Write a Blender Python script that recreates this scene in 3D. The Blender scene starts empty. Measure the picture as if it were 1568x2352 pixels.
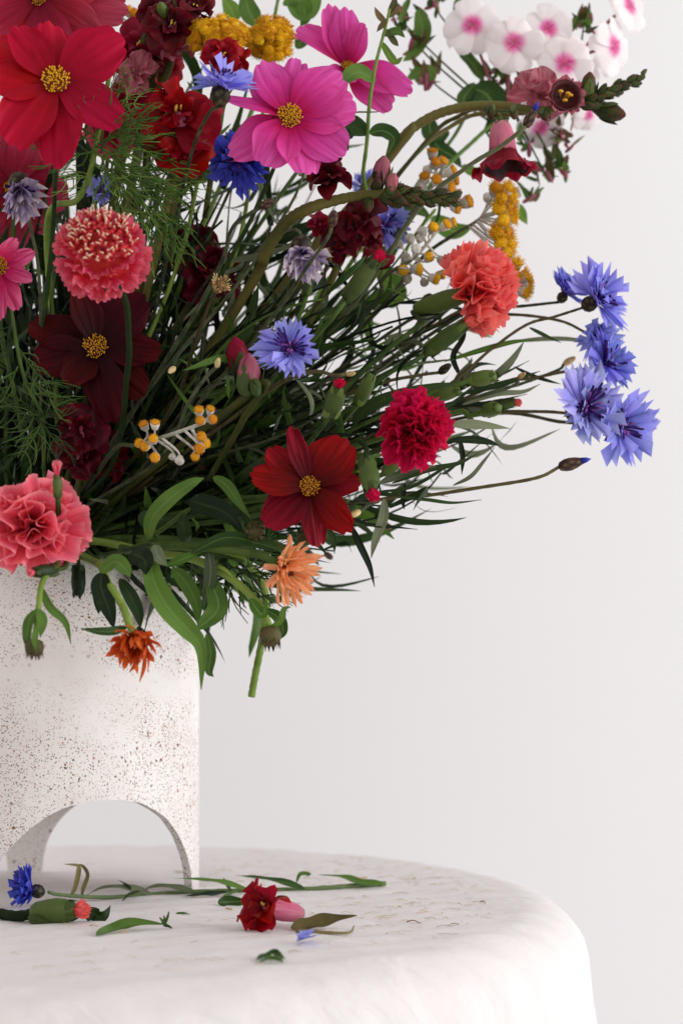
import bpy, math, random
import numpy as np
from mathutils import Vector, Matrix

S = bpy.context.scene
COL = S.collection
rng = random.Random(7)

# ------------------------------------------------------------------ camera
# level camera with a rising lens shift; 1568x2352 "photo pixels"; f = 3500 px
F, CX, HY, CAMZ = 3500.0, 784.0, 1587.0, 0.13
cam = bpy.data.cameras.new('camera')
cam.sensor_fit = 'HORIZONTAL'; cam.sensor_width = 24.0
cam.lens = F / 1568.0 * 24.0
cam.shift_y = (HY - 1176.0) / 1568.0
cam.clip_start = 0.05; cam.clip_end = 50
cam.dof.use_dof = True; cam.dof.focus_distance = 0.88; cam.dof.aperture_fstop = 6.3
camo = bpy.data.objects.new('camera', cam); COL.objects.link(camo)
camo.location = (0, -1.0, CAMZ); camo.rotation_euler = (math.pi/2, 0, 0)
S.camera = camo
S.render.resolution_x = 682; S.render.resolution_y = 1024

# ------------------------------------------------------------------ light
W = bpy.data.worlds.new('World'); S.world = W; W.use_nodes = True
bg = W.node_tree.nodes['Background']
bg.inputs[0].default_value = (1.0, 0.965, 0.952, 1); bg.inputs[1].default_value = 0.71
def area(name, loc, target, sx, sy, power, col):
    l = bpy.data.lights.new(name, 'AREA'); l.shape = 'RECTANGLE'; l.size = sx; l.size_y = sy
    l.energy = power; l.color = col
    o = bpy.data.objects.new(name, l); COL.objects.link(o); o.location = loc
    o.rotation_euler = (Vector(target) - Vector(loc)).to_track_quat('-Z', 'Y').to_euler()
    return o
area('window_light', (3.2, -1.0, 0.85), (-0.1, 0.1, 0.2), 2.4, 2.4, 85, (0.955, 0.985, 1.0))
S.view_settings.view_transform = 'Standard'; S.view_settings.look = 'None'
S.view_settings.exposure = 0.07; S.view_settings.gamma = 1.0
S.render.engine = 'CYCLES'

# ------------------------------------------------------------------ basic helpers
def P(px, py, d):
    k = d / 100.0 / F
    return Vector(((px - CX) * k, -1.0 + d / 100.0, CAMZ + (HY - py) * k))
def PX(px, d): return px / F * d / 100.0        # length in metres of px photo pixels at depth d cm
def lin(c):
    return tuple(((x/255.0)/12.92 if x/255.0 <= 0.04045 else ((x/255.0+0.055)/1.055)**2.4) for x in c) + (1.0,)
def make_mesh(name, v, f, uv=None, smooth=True):
    m = bpy.data.meshes.new(name)
    m.from_pydata([tuple(map(float, p)) for p in v], [], f)
    if uv is not None:
        lay = m.uv_layers.new(name='UVMap')
        idx = np.empty(len(m.loops), np.int32); m.loops.foreach_get('vertex_index', idx)
        lay.data.foreach_set('uv', np.asarray(uv, np.float32)[idx].ravel())
    if smooth: m.polygons.foreach_set('use_smooth', [True]*len(m.polygons))
    m.update(); return m
class MB:
    """collects pieces into one mesh"""
    def __init__(s): s.v, s.f, s.uv = [], [], []
    def add(s, v, f, uv):
        o = len(s.v); s.v += [tuple(p) for p in v]; s.uv += [tuple(p) for p in uv]
        s.f += [tuple(i+o for i in q) for q in f]
    def mesh(s, name): return make_mesh(name, s.v, s.f, s.uv)
def grid(fn, nu, nv):
    v, uv, f = [], [], []
    for j in range(nv+1):
        for i in range(nu+1):
            u, t = i/nu, j/nv
            v.append(fn(u, t)); uv.append((u, t))
    w = nu+1
    for j in range(nv):
        for i in range(nu):
            a = j*w+i; f.append((a, a+1, a+1+w, a+w))
    return v, f, uv
def catmull(pts, n):
    pts = [Vector(p) for p in pts]
    if len(pts) == 2: return [pts[0].lerp(pts[1], i/n) for i in range(n+1)]
    Q = [pts[0]*2-pts[1]] + pts + [pts[-1]*2-pts[-2]]
    out = []; segs = len(pts)-1
    for k in range(n+1):
        g = k/n*segs; i = min(int(g), segs-1); t = g-i
        a, b, c, d = Q[i], Q[i+1], Q[i+2], Q[i+3]
        out.append(0.5*((2*b)+(c-a)*t+(2*a-5*b+4*c-d)*t*t+(3*b-a-3*c+d)*t**3))
    return out
def bezier(a, b, c, d, n):
    return [a*(1-t)**3+b*3*t*(1-t)**2+c*3*t*t*(1-t)+d*t**3 for t in [i/n for i in range(n+1)]]
def tube(path, r0, r1=None, ns=6, rf=None, cap=True):
    """tube along a path, radius r0 at start to r1 at end (or rf(t))"""
    if r1 is None: r1 = r0
    v, f, uv = [], [], []
    n = len(path); T0 = (path[1]-path[0]).normalized()
    up = Vector((0, 0, 1)) if abs(T0.z) < .9 else Vector((1, 0, 0))
    A = T0.cross(up).normalized()
    for i, p in enumerate(path):
        T = (path[min(i+1, n-1)]-path[max(i-1, 0)]).normalized()
        A = (A - T*A.dot(T)).normalized(); B = T.cross(A)
        t = i/(n-1); r = rf(t) if rf else r0+(r1-r0)*t
        for k in range(ns):
            a = 2*math.pi*k/ns
            v.append(p + (A*math.cos(a)+B*math.sin(a))*r*(1+.07*math.sin(i*2.3+n))); uv.append((k/ns, t))
    for i in range(n-1):
        for k in range(ns):
            f.append((i*ns+k, i*ns+(k+1) % ns, (i+1)*ns+(k+1) % ns, (i+1)*ns+k))
    if cap:
        f.append(tuple(range(ns-1, -1, -1))); f.append(tuple((n-1)*ns+k for k in range(ns)))
    return v, f, uv
def lathe(prof, ns=12, wob=0.0, seed=0):
    """prof: list (r,z) ; surface around z"""
    r_ = random.Random(seed); v, f, uv = [], [], []
    n = len(prof)
    for j, (r, z) in enumerate(prof):
        for k in range(ns):
            a = 2*math.pi*k/ns; rr = r*(1+wob*r_.uniform(-1, 1))
            v.append((rr*math.cos(a), rr*math.sin(a), z)); uv.append((k/ns, j/(n-1)))
    for j in range(n-1):
        for k in range(ns):
            f.append((j*ns+k, j*ns+(k+1) % ns, (j+1)*ns+(k+1) % ns, (j+1)*ns+k))
    f.append(tuple(range(ns-1, -1, -1))); f.append(tuple((n-1)*ns+k for k in range(ns)))
    return v, f, uv
def ribbon(path, wf, side_hint, fold=0.25, ruffle=0.0, twist=0.0, nu=4, seed=0):
    """leaf blade along a path; wf(t) half width; side_hint: vector the blade faces"""
    n = len(path); r_ = random.Random(seed); ph = r_.uniform(0, 6.28)
    v, f, uv = [], [], []
    for i, p in enumerate(path):
        t = i/(n-1); T = (path[min(i+1, n-1)]-path[max(i-1, 0)]).normalized()
        Nn = side_hint - T*side_hint.dot(T)
        if Nn.length < 1e-4: Nn = Vector((0, 0, 1))
        Nn.normalize(); X = T.cross(Nn)
        if twist:
            R = Matrix.Rotation(twist*(t-.3), 3, T); X = R @ X; Nn = R @ Nn
        w = wf(t)
        for k in range(nu+1):
            s = k/nu*2-1
            z = fold*abs(s)*w + ruffle*w*math.sin(t*14+ph+(3 if s > 0 else 0))*abs(s)
            v.append(p + X*(s*w) + Nn*z); uv.append((k/nu, t))
    for i in range(n-1):
        for k in range(nu):
            a = i*(nu+1)+k; f.append((a, a+1, a+nu+2, a+nu+1))
    return v, f, uv
def frame(loc, a=0, b=0, roll=0, scale=1.0):
    """flower frame: +Z faces screen-right by a degrees and up by b degrees; +Y is up in the picture"""
    a, b = math.radians(a), math.radians(b)
    N = Vector((math.sin(a)*math.cos(b), -math.cos(a)*math.cos(b), math.sin(b)))
    U = Vector((0, 0, 1)) - N*N.z
    if U.length < 1e-3: U = Vector((0, 1, 0))
    U.normalize(); R = U.cross(N)
    M = Matrix((R, U, N)).transposed().to_4x4()
    return Matrix.Translation(loc) @ M @ Matrix.Rotation(math.radians(-roll), 4, 'Z') @ Matrix.Scale(scale, 4)
def petalM(ang, tilt, L=1, Wd=1, twist=0, base=0.0, zoff=0.0):
    """petal: +Y out at clockwise angle ang, tip raised by tilt"""
    return (Matrix.Rotation(math.radians(-ang), 4, 'Z') @ Matrix.Translation((0, base, zoff)) @
            Matrix.Rotation(math.radians(tilt), 4, 'X') @ Matrix.Rotation(math.radians(twist), 4, 'Y') @
            Matrix.Diagonal((Wd, L, L, 1)))

class Thing:
    def __init__(s, name, label, cat, loc, group=None):
        s.o = bpy.data.objects.new(name, None); COL.objects.link(s.o)
        s.o.empty_display_size = 0.01
        s.o.location = loc; s.inv = Matrix.Translation(-Vector(loc))
        s.o['label'] = label; s.o['category'] = cat
        if group: s.o['group'] = group
    def part(s, name, mesh, mat, M=None, parent=None, stuff=False, label=None):
        """M: world matrix of the mesh (None = mesh is already in world coordinates)"""
        o = bpy.data.objects.new(name, mesh); COL.objects.link(o)
        if not mesh.materials: mesh.materials.append(mat)
        elif mesh.materials[0] != mat:
            o.material_slots[0].link = 'OBJECT'; o.material_slots[0].material = mat
        M = M if M is not None else Matrix.Identity(4)
        if parent is None:
            o.parent = s.o; o.matrix_basis = s.inv @ M; o['wm'] = 0
        else:
            o.parent = parent; o.matrix_basis = parent['W2'].inverted() @ M if False else Matrix(MW[parent.name]).inverted() @ M
        del_wm(o)
        MW[o.name] = M.copy()
        if stuff: o['kind'] = 'stuff'
        if label: o['label'] = label
        return o
MW = {}
def del_wm(o):
    if 'wm' in o: del o['wm']
def solo(name, mesh, mat, label=None, cat=None, group=None, kind=None):
    o = bpy.data.objects.new(name, mesh); COL.objects.link(o); mesh.materials.append(mat)
    if label: o['label'] = label
    if cat: o['category'] = cat
    if group: o['group'] = group
    if kind: o['kind'] = kind
    return o

# ------------------------------------------------------------------ materials
def newmat(name):
    m = bpy.data.materials.new(name); m.use_nodes = True
    nt = m.node_tree; nt.nodes.clear()
    return m, nt, nt.nodes, nt.links
def nd(ns, t, **kw):
    n = ns.new(t)
    for k, v in kw.items(): setattr(n, k, v)
    return n
def math_(ns, ls, op, a, b=None, clamp=False):
    n = nd(ns, 'ShaderNodeMath', operation=op); n.use_clamp = clamp
    for i, x in enumerate((a, b)):
        if x is None: continue
        if isinstance(x, (int, float)): n.inputs[i].default_value = x
        else: ls.new(x, n.inputs[i])
    return n.outputs[0]
def ramp(ns, ls, fac, stops, interp='LINEAR'):
    n = nd(ns, 'ShaderNodeValToRGB'); cr = n.color_ramp; cr.interpolation = interp
    while len(cr.elements) < len(stops): cr.elements.new(0.5)
    for e, (p, c) in zip(cr.elements, stops):
        e.position = p; e.color = c if len(c) == 4 else lin(c)
    if fac is not None: ls.new(fac, n.inputs[0])
    return n.outputs[0]
def mix(ns, ls, fac, a, b, blend='MIX'):
    n = nd(ns, 'ShaderNodeMix', data_type='RGBA', blend_type=blend)
    for i, x in ((0, fac), (6, a), (7, b)):
        if isinstance(x, (int, float)): n.inputs[i].default_value = x
        elif isinstance(x, tuple): n.inputs[i].default_value = x if len(x) == 4 else lin(x)
        else: ls.new(x, n.inputs[i])
    return n.outputs[2]
def finish(m, ns, ls, col, rough=.5, trans=0.0, spec=.35, bump=None, bstr=.3, bdist=.0005, sheen=0.0, tcol=None):
    pr = nd(ns, 'ShaderNodeBsdfPrincipled'); out = nd(ns, 'ShaderNodeOutputMaterial')
    ls.new(col, pr.inputs['Base Color'])
    if isinstance(rough, float): pr.inputs['Roughness'].default_value = rough
    else: ls.new(rough, pr.inputs['Roughness'])
    pr.inputs['Specular IOR Level'].default_value = spec
    if sheen: pr.inputs['Sheen Weight'].default_value = sheen
    nrm = None
    if bump is not None:
        b = nd(ns, 'ShaderNodeBump'); b.inputs['Strength'].default_value = bstr; b.inputs['Distance'].default_value = bdist
        ls.new(bump, b.inputs['Height']); nrm = b.outputs[0]; ls.new(nrm, pr.inputs['Normal'])
    if trans > 0:
        tr = nd(ns, 'ShaderNodeBsdfTranslucent'); ls.new(tcol if tcol is not None else col, tr.inputs[0])
        if nrm: ls.new(nrm, tr.inputs['Normal'])
        mx = nd(ns, 'ShaderNodeMixShader'); mx.inputs[0].default_value = trans
        ls.new(pr.outputs[0], mx.inputs[1]); ls.new(tr.outputs[0], mx.inputs[2]); ls.new(mx.outputs[0], out.inputs[0])
    else: ls.new(pr.outputs[0], out.inputs[0])
    return m
def uvn(ns, ls):
    uv = nd(ns, 'ShaderNodeUVMap'); sp = nd(ns, 'ShaderNodeSeparateXYZ'); ls.new(uv.outputs[0], sp.inputs[0])
    return sp.outputs[0], sp.outputs[1]
def petal_mat(name, stops, vein=(0, 0, 0), vs=.3, vfreq=16, trans=.3, rough=.5, blotch=.2, sheen=0.0, var=.10, spec=.12):
    m, nt, ns, ls = newmat(name); u, v = uvn(ns, ls)
    oi = nd(ns, 'ShaderNodeObjectInfo')
    col = ramp(ns, ls, v, stops)
    cb = nd(ns, 'ShaderNodeCombineXYZ')
    ls.new(math_(ns, ls, 'MULTIPLY', u, vfreq), cb.inputs[0]); ls.new(math_(ns, ls, 'MULTIPLY', v, 1.6), cb.inputs[1])
    ls.new(math_(ns, ls, 'MULTIPLY', oi.outputs['Random'], 40), cb.inputs[2])
    nz = nd(ns, 'ShaderNodeTexNoise'); nz.inputs['Scale'].default_value = 1; nz.inputs['Detail'].default_value = 3
    ls.new(cb.outputs[0], nz.inputs['Vector'])
    vf = ramp(ns, ls, nz.outputs[0], [(.42, (0, 0, 0, 1)), (.62, (1, 1, 1, 1))])
    col = mix(ns, ls, math_(ns, ls, 'MULTIPLY', vf, vs), col, vein)
    cb2 = nd(ns, 'ShaderNodeCombineXYZ'); ls.new(math_(ns, ls, 'MULTIPLY', u, vfreq*4.5), cb2.inputs[0]); ls.new(math_(ns, ls, 'MULTIPLY', v, 3.5), cb2.inputs[1]); ls.new(math_(ns, ls, 'MULTIPLY', oi.outputs['Random'], 17), cb2.inputs[2])
    nf = nd(ns, 'ShaderNodeTexNoise'); nf.inputs['Scale'].default_value = 1; nf.inputs['Detail'].default_value = 2; ls.new(cb2.outputs[0], nf.inputs['Vector'])
    col = mix(ns, ls, math_(ns, ls, 'MULTIPLY', ramp(ns, ls, nf.outputs[0], [(.52, (0, 0, 0, 1)), (.66, (1, 1, 1, 1))]), vs*.6), col, vein)
    n2 = nd(ns, 'ShaderNodeTexNoise'); n2.inputs['Scale'].default_value = 90; n2.inputs['Detail'].default_value = 4
    tc = nd(ns, 'ShaderNodeTexCoord')
    geo = nd(ns, 'ShaderNodeNewGeometry'); ls.new(geo.outputs['Position'], n2.inputs['Vector'])
    hs = nd(ns, 'ShaderNodeHueSaturation')
    ls.new(math_(ns, ls, 'ADD', math_(ns, ls, 'MULTIPLY', oi.outputs['Random'], var*.12), .5-var*.06), hs.inputs['Hue'])
    val = math_(ns, ls, 'ADD', math_(ns, ls, 'MULTIPLY', n2.outputs[0], blotch*2), 1-blotch)
    val = math_(ns, ls, 'ADD', val, math_(ns, ls, 'MULTIPLY', math_(ns, ls, 'SUBTRACT', oi.outputs['Random'], .5), var*1.6))
    ls.new(val, hs.inputs['Value']); ls.new(col, hs.inputs['Color'])
    return finish(m, ns, ls, hs.outputs[0], rough, trans, spec, nz.outputs[0], .35, .0006, sheen)
def leaf_mat(name, c1, c2, rib, trans=.22, rough=.45, vein=.5, grey=0.0):
    m, nt, ns, ls = newmat(name); u, v = uvn(ns, ls)
    oi = nd(ns, 'ShaderNodeObjectInfo')
    n2 = nd(ns, 'ShaderNodeTexNoise'); n2.inputs['Scale'].default_value = 60; n2.inputs['Detail'].default_value = 5
    geo = nd(ns, 'ShaderNodeNewGeometry'); ls.new(geo.outputs['Position'], n2.inputs['Vector'])
    f = math_(ns, ls, 'ADD', math_(ns, ls, 'MULTIPLY', n2.outputs[0], .9), math_(ns, ls, 'MULTIPLY', math_(ns, ls, 'SUBTRACT', oi.outputs['Random'], .5), .9))
    col = ramp(ns, ls, f, [(.15, c1), (.85, c2)])
    mid = math_(ns, ls, 'ABSOLUTE', math_(ns, ls, 'SUBTRACT', u, .5))
    rf = ramp(ns, ls, mid, [(.0, (1, 1, 1, 1)), (.07, (0, 0, 0, 1))])
    col = mix(ns, ls, math_(ns, ls, 'MULTIPLY', rf, vein), col, rib)
    sv = math_(ns, ls, 'SINE', math_(ns, ls, 'SUBTRACT', math_(ns, ls, 'MULTIPLY', v, 75), math_(ns, ls, 'MULTIPLY', mid, 46)))
    svf = ramp(ns, ls, sv, [(.80, (0, 0, 0, 1)), (1, (1, 1, 1, 1))])
    col = mix(ns, ls, math_(ns, ls, 'MULTIPLY', svf, vein*.28), col, rib)
    n5 = nd(ns, 'ShaderNodeTexNoise'); n5.inputs['Scale'].default_value = 240; ls.new(geo.outputs['Position'], n5.inputs['Vector'])
    bl = ramp(ns, ls, n5.outputs[0], [(.64, (0, 0, 0, 1)), (.76, (1, 1, 1, 1))])
    col = mix(ns, ls, math_(ns, ls, 'MULTIPLY', bl, .3), col, (112, 104, 52))
    cb = nd(ns, 'ShaderNodeCombineXYZ')
    ls.new(math_(ns, ls, 'MULTIPLY', u, 22), cb.inputs[0]); ls.new(math_(ns, ls, 'MULTIPLY', v, 2), cb.inputs[1])
    nz = nd(ns, 'ShaderNodeTexNoise'); nz.inputs['Scale'].default_value = 1; ls.new(cb.outputs[0], nz.inputs['Vector'])
    return finish(m, ns, ls, col, rough, trans, .22, nz.outputs[0], .3, .0005)
def plain_mat(name, c1, c2, scale=120, rough=.6, trans=0.0, bstr=.4, bd=.0006, spec=.3, sheen=0.0, var=.5, stretch=None):
    m, nt, ns, ls = newmat(name)
    oi = nd(ns, 'ShaderNodeObjectInfo')
    n2 = nd(ns, 'ShaderNodeTexNoise'); n2.inputs['Scale'].default_value = scale; n2.inputs['Detail'].default_value = 5
    geo = nd(ns, 'ShaderNodeNewGeometry'); ls.new(geo.outputs['Position'], n2.inputs['Vector'])
    f = math_(ns, ls, 'ADD', n2.outputs[0], math_(ns, ls, 'MULTIPLY', math_(ns, ls, 'SUBTRACT', oi.outputs['Random'], .5), var))
    col = ramp(ns, ls, f, [(.3, c1), (.7, c2)])
    return finish(m, ns, ls, col, rough, trans, spec, n2.outputs[0], bstr, bd, sheen)
def scale_mat(name, c1, c2, sc=9):
    """overlapping bract scales on an involucre"""
    m, nt, ns, ls = newmat(name); u, v = uvn(ns, ls)
    cb = nd(ns, 'ShaderNodeCombineXYZ'); ls.new(math_(ns, ls, 'MULTIPLY', u, sc), cb.inputs[0]); ls.new(math_(ns, ls, 'MULTIPLY', v, 5), cb.inputs[1])
    vo = nd(ns, 'ShaderNodeTexVoronoi'); vo.inputs['Scale'].default_value = 1.0; ls.new(cb.outputs[0], vo.inputs['Vector'])
    col = ramp(ns, ls, vo.outputs['Distance'], [(.1, c1), (.6, c2)])
    return finish(m, ns, ls, col, .6, 0, .3, vo.outputs['Distance'], .8, .001)

M = {}
M['red_cosmos'] = petal_mat('red_cosmos_petal', [(0, (138, 4, 28)), (.3, (164, 6, 33)), (1, (192, 13, 54))], (150, 6, 30), .3, 11)
M['dusky_red'] = petal_mat('dusky_red_petal', [(0, (130, 14, 34)), (.5, (178, 38, 62)), (1, (206, 84, 108))], (120, 10, 30), .4)
M['pink_cosmos'] = petal_mat('pink_cosmos_petal', [(0, (150, 2, 44)), (.24, (188, 12, 80)), (.48, (216, 58, 146)), (1, (230, 98, 182))], (196, 40, 128), .5)
M['burgundy'] = petal_mat('burgundy_petal', [(0, (36, 4, 9)), (.5, (66, 7, 13)), (1, (96, 12, 22))], (36, 3, 8), .5)
M['crimson_dark'] = petal_mat('dark_crimson_petal', [(0, (54, 3, 9)), (.4, (110, 6, 16)), (1, (156, 12, 28))], (72, 3, 11), .5)
M['striped_pink'] = petal_mat('striped_pink_petal', [(0, (190, 20, 60)), (.4, (205, 40, 100)), (1, (232, 120, 165))], (190, 25, 85), .8, 10)
M['cornflower'] = petal_mat('cornflower_floret', [(0, (126, 112, 214)), (.5, (152, 154, 236)), (1, (172, 176, 246))], (132, 128, 224), .45, 12, .4, var=.22)
M['cornflower_pale'] = petal_mat('pale_cornflower_floret', [(0, (140, 128, 216)), (.5, (166, 168, 236)), (1, (190, 192, 246))], (146, 140, 224), .5, 12, .4, var=.2)
M['cornflower_mid'] = petal_mat('mid_cornflower_floret', [(0, (108, 98, 206)), (.5, (126, 132, 230)), (1, (150, 158, 242))], (110, 106, 214), .5, 12, .4, var=.2)
M['cornflower_deep'] = petal_mat('deep_blue_floret', [(0, (58, 54, 170)), (.5, (76, 82, 205)), (1, (96, 106, 226))], (56, 54, 160), .4, 12, .3)
M['cornflower_faded'] = petal_mat('faded_floret', [(0, (80, 70, 150)), (.35, (165, 150, 190)), (1, (222, 205, 205))], (110, 95, 175), .6, 9, .3)
M['stamen'] = petal_mat('purple_stamen', [(0, (96, 46, 150)), (.6, (84, 44, 140)), (.85, (40, 26, 78)), (1, (34, 22, 60))], (90, 40, 140), .2)
M['stamen_pink'] = petal_mat('violet_style', [(0, (110, 50, 160)), (1, (176, 110, 190))], (120, 60, 170), .2)
M['coral'] = petal_mat('coral_carnation_petal', [(0, (232, 56, 56)), (.5, (250, 92, 88)), (1, (255, 146, 138))], (242, 80, 78), .4, 20, .35)
M['crimson'] = petal_mat('crimson_carnation_petal', [(0, (150, 4, 32)), (.5, (196, 12, 52)), (1, (222, 30, 88))], (180, 8, 44), .4, 20, .3)
M['pink_carn'] = petal_mat('pink_carnation_petal', [(0, (218, 40, 66)), (.45, (240, 84, 112)), (.88, (248, 126, 150)), (1, (250, 164, 172))], (234, 66, 94), .35, 14, .35)
M['scab'] = petal_mat('scabious_floret', [(0, (196, 28, 52)), (.5, (222, 62, 86)), (1, (240, 128, 150))], (212, 48, 72), .4, 10, .35)
M['scab_in'] = petal_mat('scabious_inner_floret', [(0, (180, 18, 36)), (1, (224, 70, 78))], (180, 20, 40), .3, 10, .3)
M['snap_red'] = petal_mat('red_snapdragon_petal', [(0, (104, 2, 10)), (.5, (146, 5, 17)), (1, (172, 10, 26))], (100, 2, 10), .4, 8, .25, .4)
M['snap_dark'] = petal_mat('dark_snapdragon_petal', [(0, (44, 4, 12)), (.5, (76, 7, 18)), (1, (112, 16, 32))], (44, 3, 10), .4, 8, .2, .4)
M['snap_berry'] = petal_mat('berry_snapdragon_petal', [(0, (96, 8, 28)), (.5, (140, 14, 40)), (1, (168, 24, 56))], (90, 6, 24), .4, 8, .25, .4)
M['snap_tube'] = petal_mat('snapdragon_tube', [(0, (196, 130, 130)), (.4, (214, 110, 140)), (1, (170, 40, 80))], (224, 150, 165), .5, 10, .3)
M['snap_dusty'] = petal_mat('dusty_snapdragon_petal', [(0, (190, 110, 120)), (.5, (176, 80, 100)), (1, (150, 52, 74))], (210, 150, 155), .5, 10, .3)
M['phlox'] = petal_mat('phlox_petal', [(0, (150, 40, 80)), (.06, (206, 34, 120)), (.20, (228, 66, 156)), (.30, (236, 140, 192)), (.42, (245, 222, 230)), (.5, (246, 238, 238)), (1, (248, 242, 241))], (240, 226, 228), .3, 12, .35, .45, .05)
M['phlox_tube'] = petal_mat('phlox_tube', [(0, (150, 90, 80)), (1, (206, 120, 150))], (170, 80, 100), .3)
M['peach'] = petal_mat('peach_calendula_petal', [(0, (240, 184, 104)), (.5, (246, 178, 126)), (1, (240, 146, 112))], (250, 206, 150), .5, 6, .35)
M['orange'] = petal_mat('orange_calendula_petal', [(0, (176, 70, 22)), (.5, (222, 96, 38)), (1, (228, 116, 58))], (186, 66, 26), .6, 6, .3)
M['yellow'] = plain_mat('yellow_floret', (214, 146, 4), (250, 200, 20), 400, .65, .15, .8, .001)
M['orange_button'] = plain_mat('orange_button', (206, 130, 10), (238, 168, 24), 900, .7, .05, 1.0, .001)
M['disc_yellow'] = plain_mat('cosmos_disc_floret', (206, 136, 14), (240, 184, 40), 700, .6, .1)
M['disc_dark'] = plain_mat('cosmos_disc_dark', (60, 20, 10), (120, 50, 14), 500, .7)
M['cream'] = plain_mat('cream_filament', (238, 190, 160), (252, 226, 200), 400, .6, .2)
M['fibre_brown'] = plain_mat('brown_fibre', (132, 104, 74), (178, 148, 108), 400, .9)
M['wool'] = plain_mat('woolly_white', (172, 164, 150), (226, 220, 210), 500, .9, 0, .9, .0012, .1, .4)
M['wool_stem'] = petal_mat('woolly_stem', [(0, (214, 208, 196)), (.18, (186, 182, 166)), (.34, (92, 98, 72)), (.5, (50, 58, 36)), (1, (38, 48, 26))], (120, 116, 100), .25, 8, 0, .9)
M['involucre'] = scale_mat('involucre_scales', (92, 84, 52), (34, 24, 16))
M['bud_scales'] = scale_mat('bud_scales', (110, 88, 62), (58, 32, 30))
M['dry_head'] = plain_mat('dry_seed_head', (96, 62, 34), (190, 150, 100), 700, .9, .1, 1.0, .0015)
M['dry_tan'] = plain_mat('dry_tan_button', (170, 138, 84), (222, 198, 144), 500, .9, 0, .8, .001)
M['stem'] = plain_mat('green_stem', (36, 56, 22), (74, 96, 42), 90, .6, spec=.15)
M['stem_dark'] = plain_mat('dark_green_stem', (10, 20, 9), (32, 46, 20), 90, .65, spec=.1)
M['stem_grey'] = plain_mat('grey_green_stem', (44, 52, 34), (92, 96, 66), 160, .8, 0, .5, .0006, .1, .1)
M['stem_brown'] = plain_mat('brownish_stem', (58, 50, 30), (98, 88, 56), 160, .7, 0, .5, .0006, .1, .05)
M['stem_fallen'] = plain_mat('pale_fallen_stem', (96, 112, 70), (140, 152, 108), 160, .7)
M['stem_bright'] = plain_mat('bright_green_stem', (78, 108, 36), (122, 144, 62), 70, .5, spec=.2)
M['stem_snap'] = plain_mat('snapdragon_stem', (58, 64, 22), (98, 90, 42), 30, .55, spec=.2)
M['calyx'] = leaf_mat('carnation_calyx', (52, 72, 30), (96, 114, 52), (108, 122, 62), .05, .42, .2)
M['calyx_dark'] = leaf_mat('dark_calyx', (40, 56, 28), (84, 98, 46), (90, 100, 60), .05, .45, .2)
M['snap_bud'] = petal_mat('snapdragon_bud', [(0, (54, 66, 28)), (.5, (70, 72, 36)), (.8, (84, 50, 38)), (1, (96, 42, 44))], (60, 40, 32), .5, 6, .05, .45)
M['leaf'] = leaf_mat('leaf_green', (40, 70, 24), (96, 130, 52), (128, 152, 88), .3)
M['leaf_dark'] = leaf_mat('leaf_dark_green', (16, 36, 12), (42, 68, 26), (64, 86, 46))
M['leaf_linear'] = leaf_mat('linear_leaf', (13, 26, 12), (50, 72, 33), (74, 92, 56), .22, .5, .4)
M['leaf_grey'] = leaf_mat('grey_leaf', (70, 82, 58), (132, 140, 110), (150, 156, 130), .2, .75, .5)
M['leaf_bright'] = leaf_mat('bright_leaf', (70, 108, 34), (122, 152, 62), (150, 176, 96), .35, .45)
M['leaf_dry'] = leaf_mat('withered_leaf', (74, 66, 34), (150, 138, 92), (120, 104, 70), .2, .75, .4)
M['thread'] = plain_mat('feathery_green', (70, 104, 36), (130, 160, 74), 60, .5, .2)
M['thread_dark'] = plain_mat('dark_feathery_green', (34, 58, 20), (76, 104, 42), 60, .5, .15)
M['bract'] = petal_mat('calendula_bract', [(0, (84, 108, 44)), (.55, (74, 94, 40)), (.85, (88, 60, 50)), (1, (100, 40, 52))], (50, 66, 28), .5, 6, .08, .5)
M['sepal_brown'] = leaf_mat('brownish_sepal', (70, 72, 36), (120, 96, 64), (130, 110, 80), .15, .55)
M['pollen'] = plain_mat('pollen_yellow', (206, 150, 40), (240, 196, 90), 500, .6)
M['cup_in'] = plain_mat('dark_throat', (40, 8, 12), (84, 24, 26), 300, .6)

# ------------------------------------------------------------------ setting: wall, vase, cloth
def wall():
    m, nt, ns, ls = newmat('white_wall')
    tc = nd(ns, 'ShaderNodeNewGeometry')
    nz = nd(ns, 'ShaderNodeTexNoise'); nz.inputs['Scale'].default_value = 2.0; nz.inputs['Detail'].default_value = 6
    ls.new(tc.outputs['Position'], nz.inputs['Vector'])
    n2 = nd(ns, 'ShaderNodeTexNoise'); n2.inputs['Scale'].default_value = 160; ls.new(tc.outputs['Position'], n2.inputs['Vector'])
    col = ramp(ns, ls, nz.outputs[0], [(.3, (235, 233, 234)), (.7, (238, 236, 237))])
    finish(m, ns, ls, col, .85, 0, .2, n2.outputs[0], .08, .001)
    v = [(-4, .62, -1.2), (3.2, .62, -1.2), (3.2, .62, 2.2), (-4, .62, 2.2)]
    o = solo('wall', make_mesh('wall', v, [(0, 1, 2, 3)], smooth=False), m, kind='structure')
wall()

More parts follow.
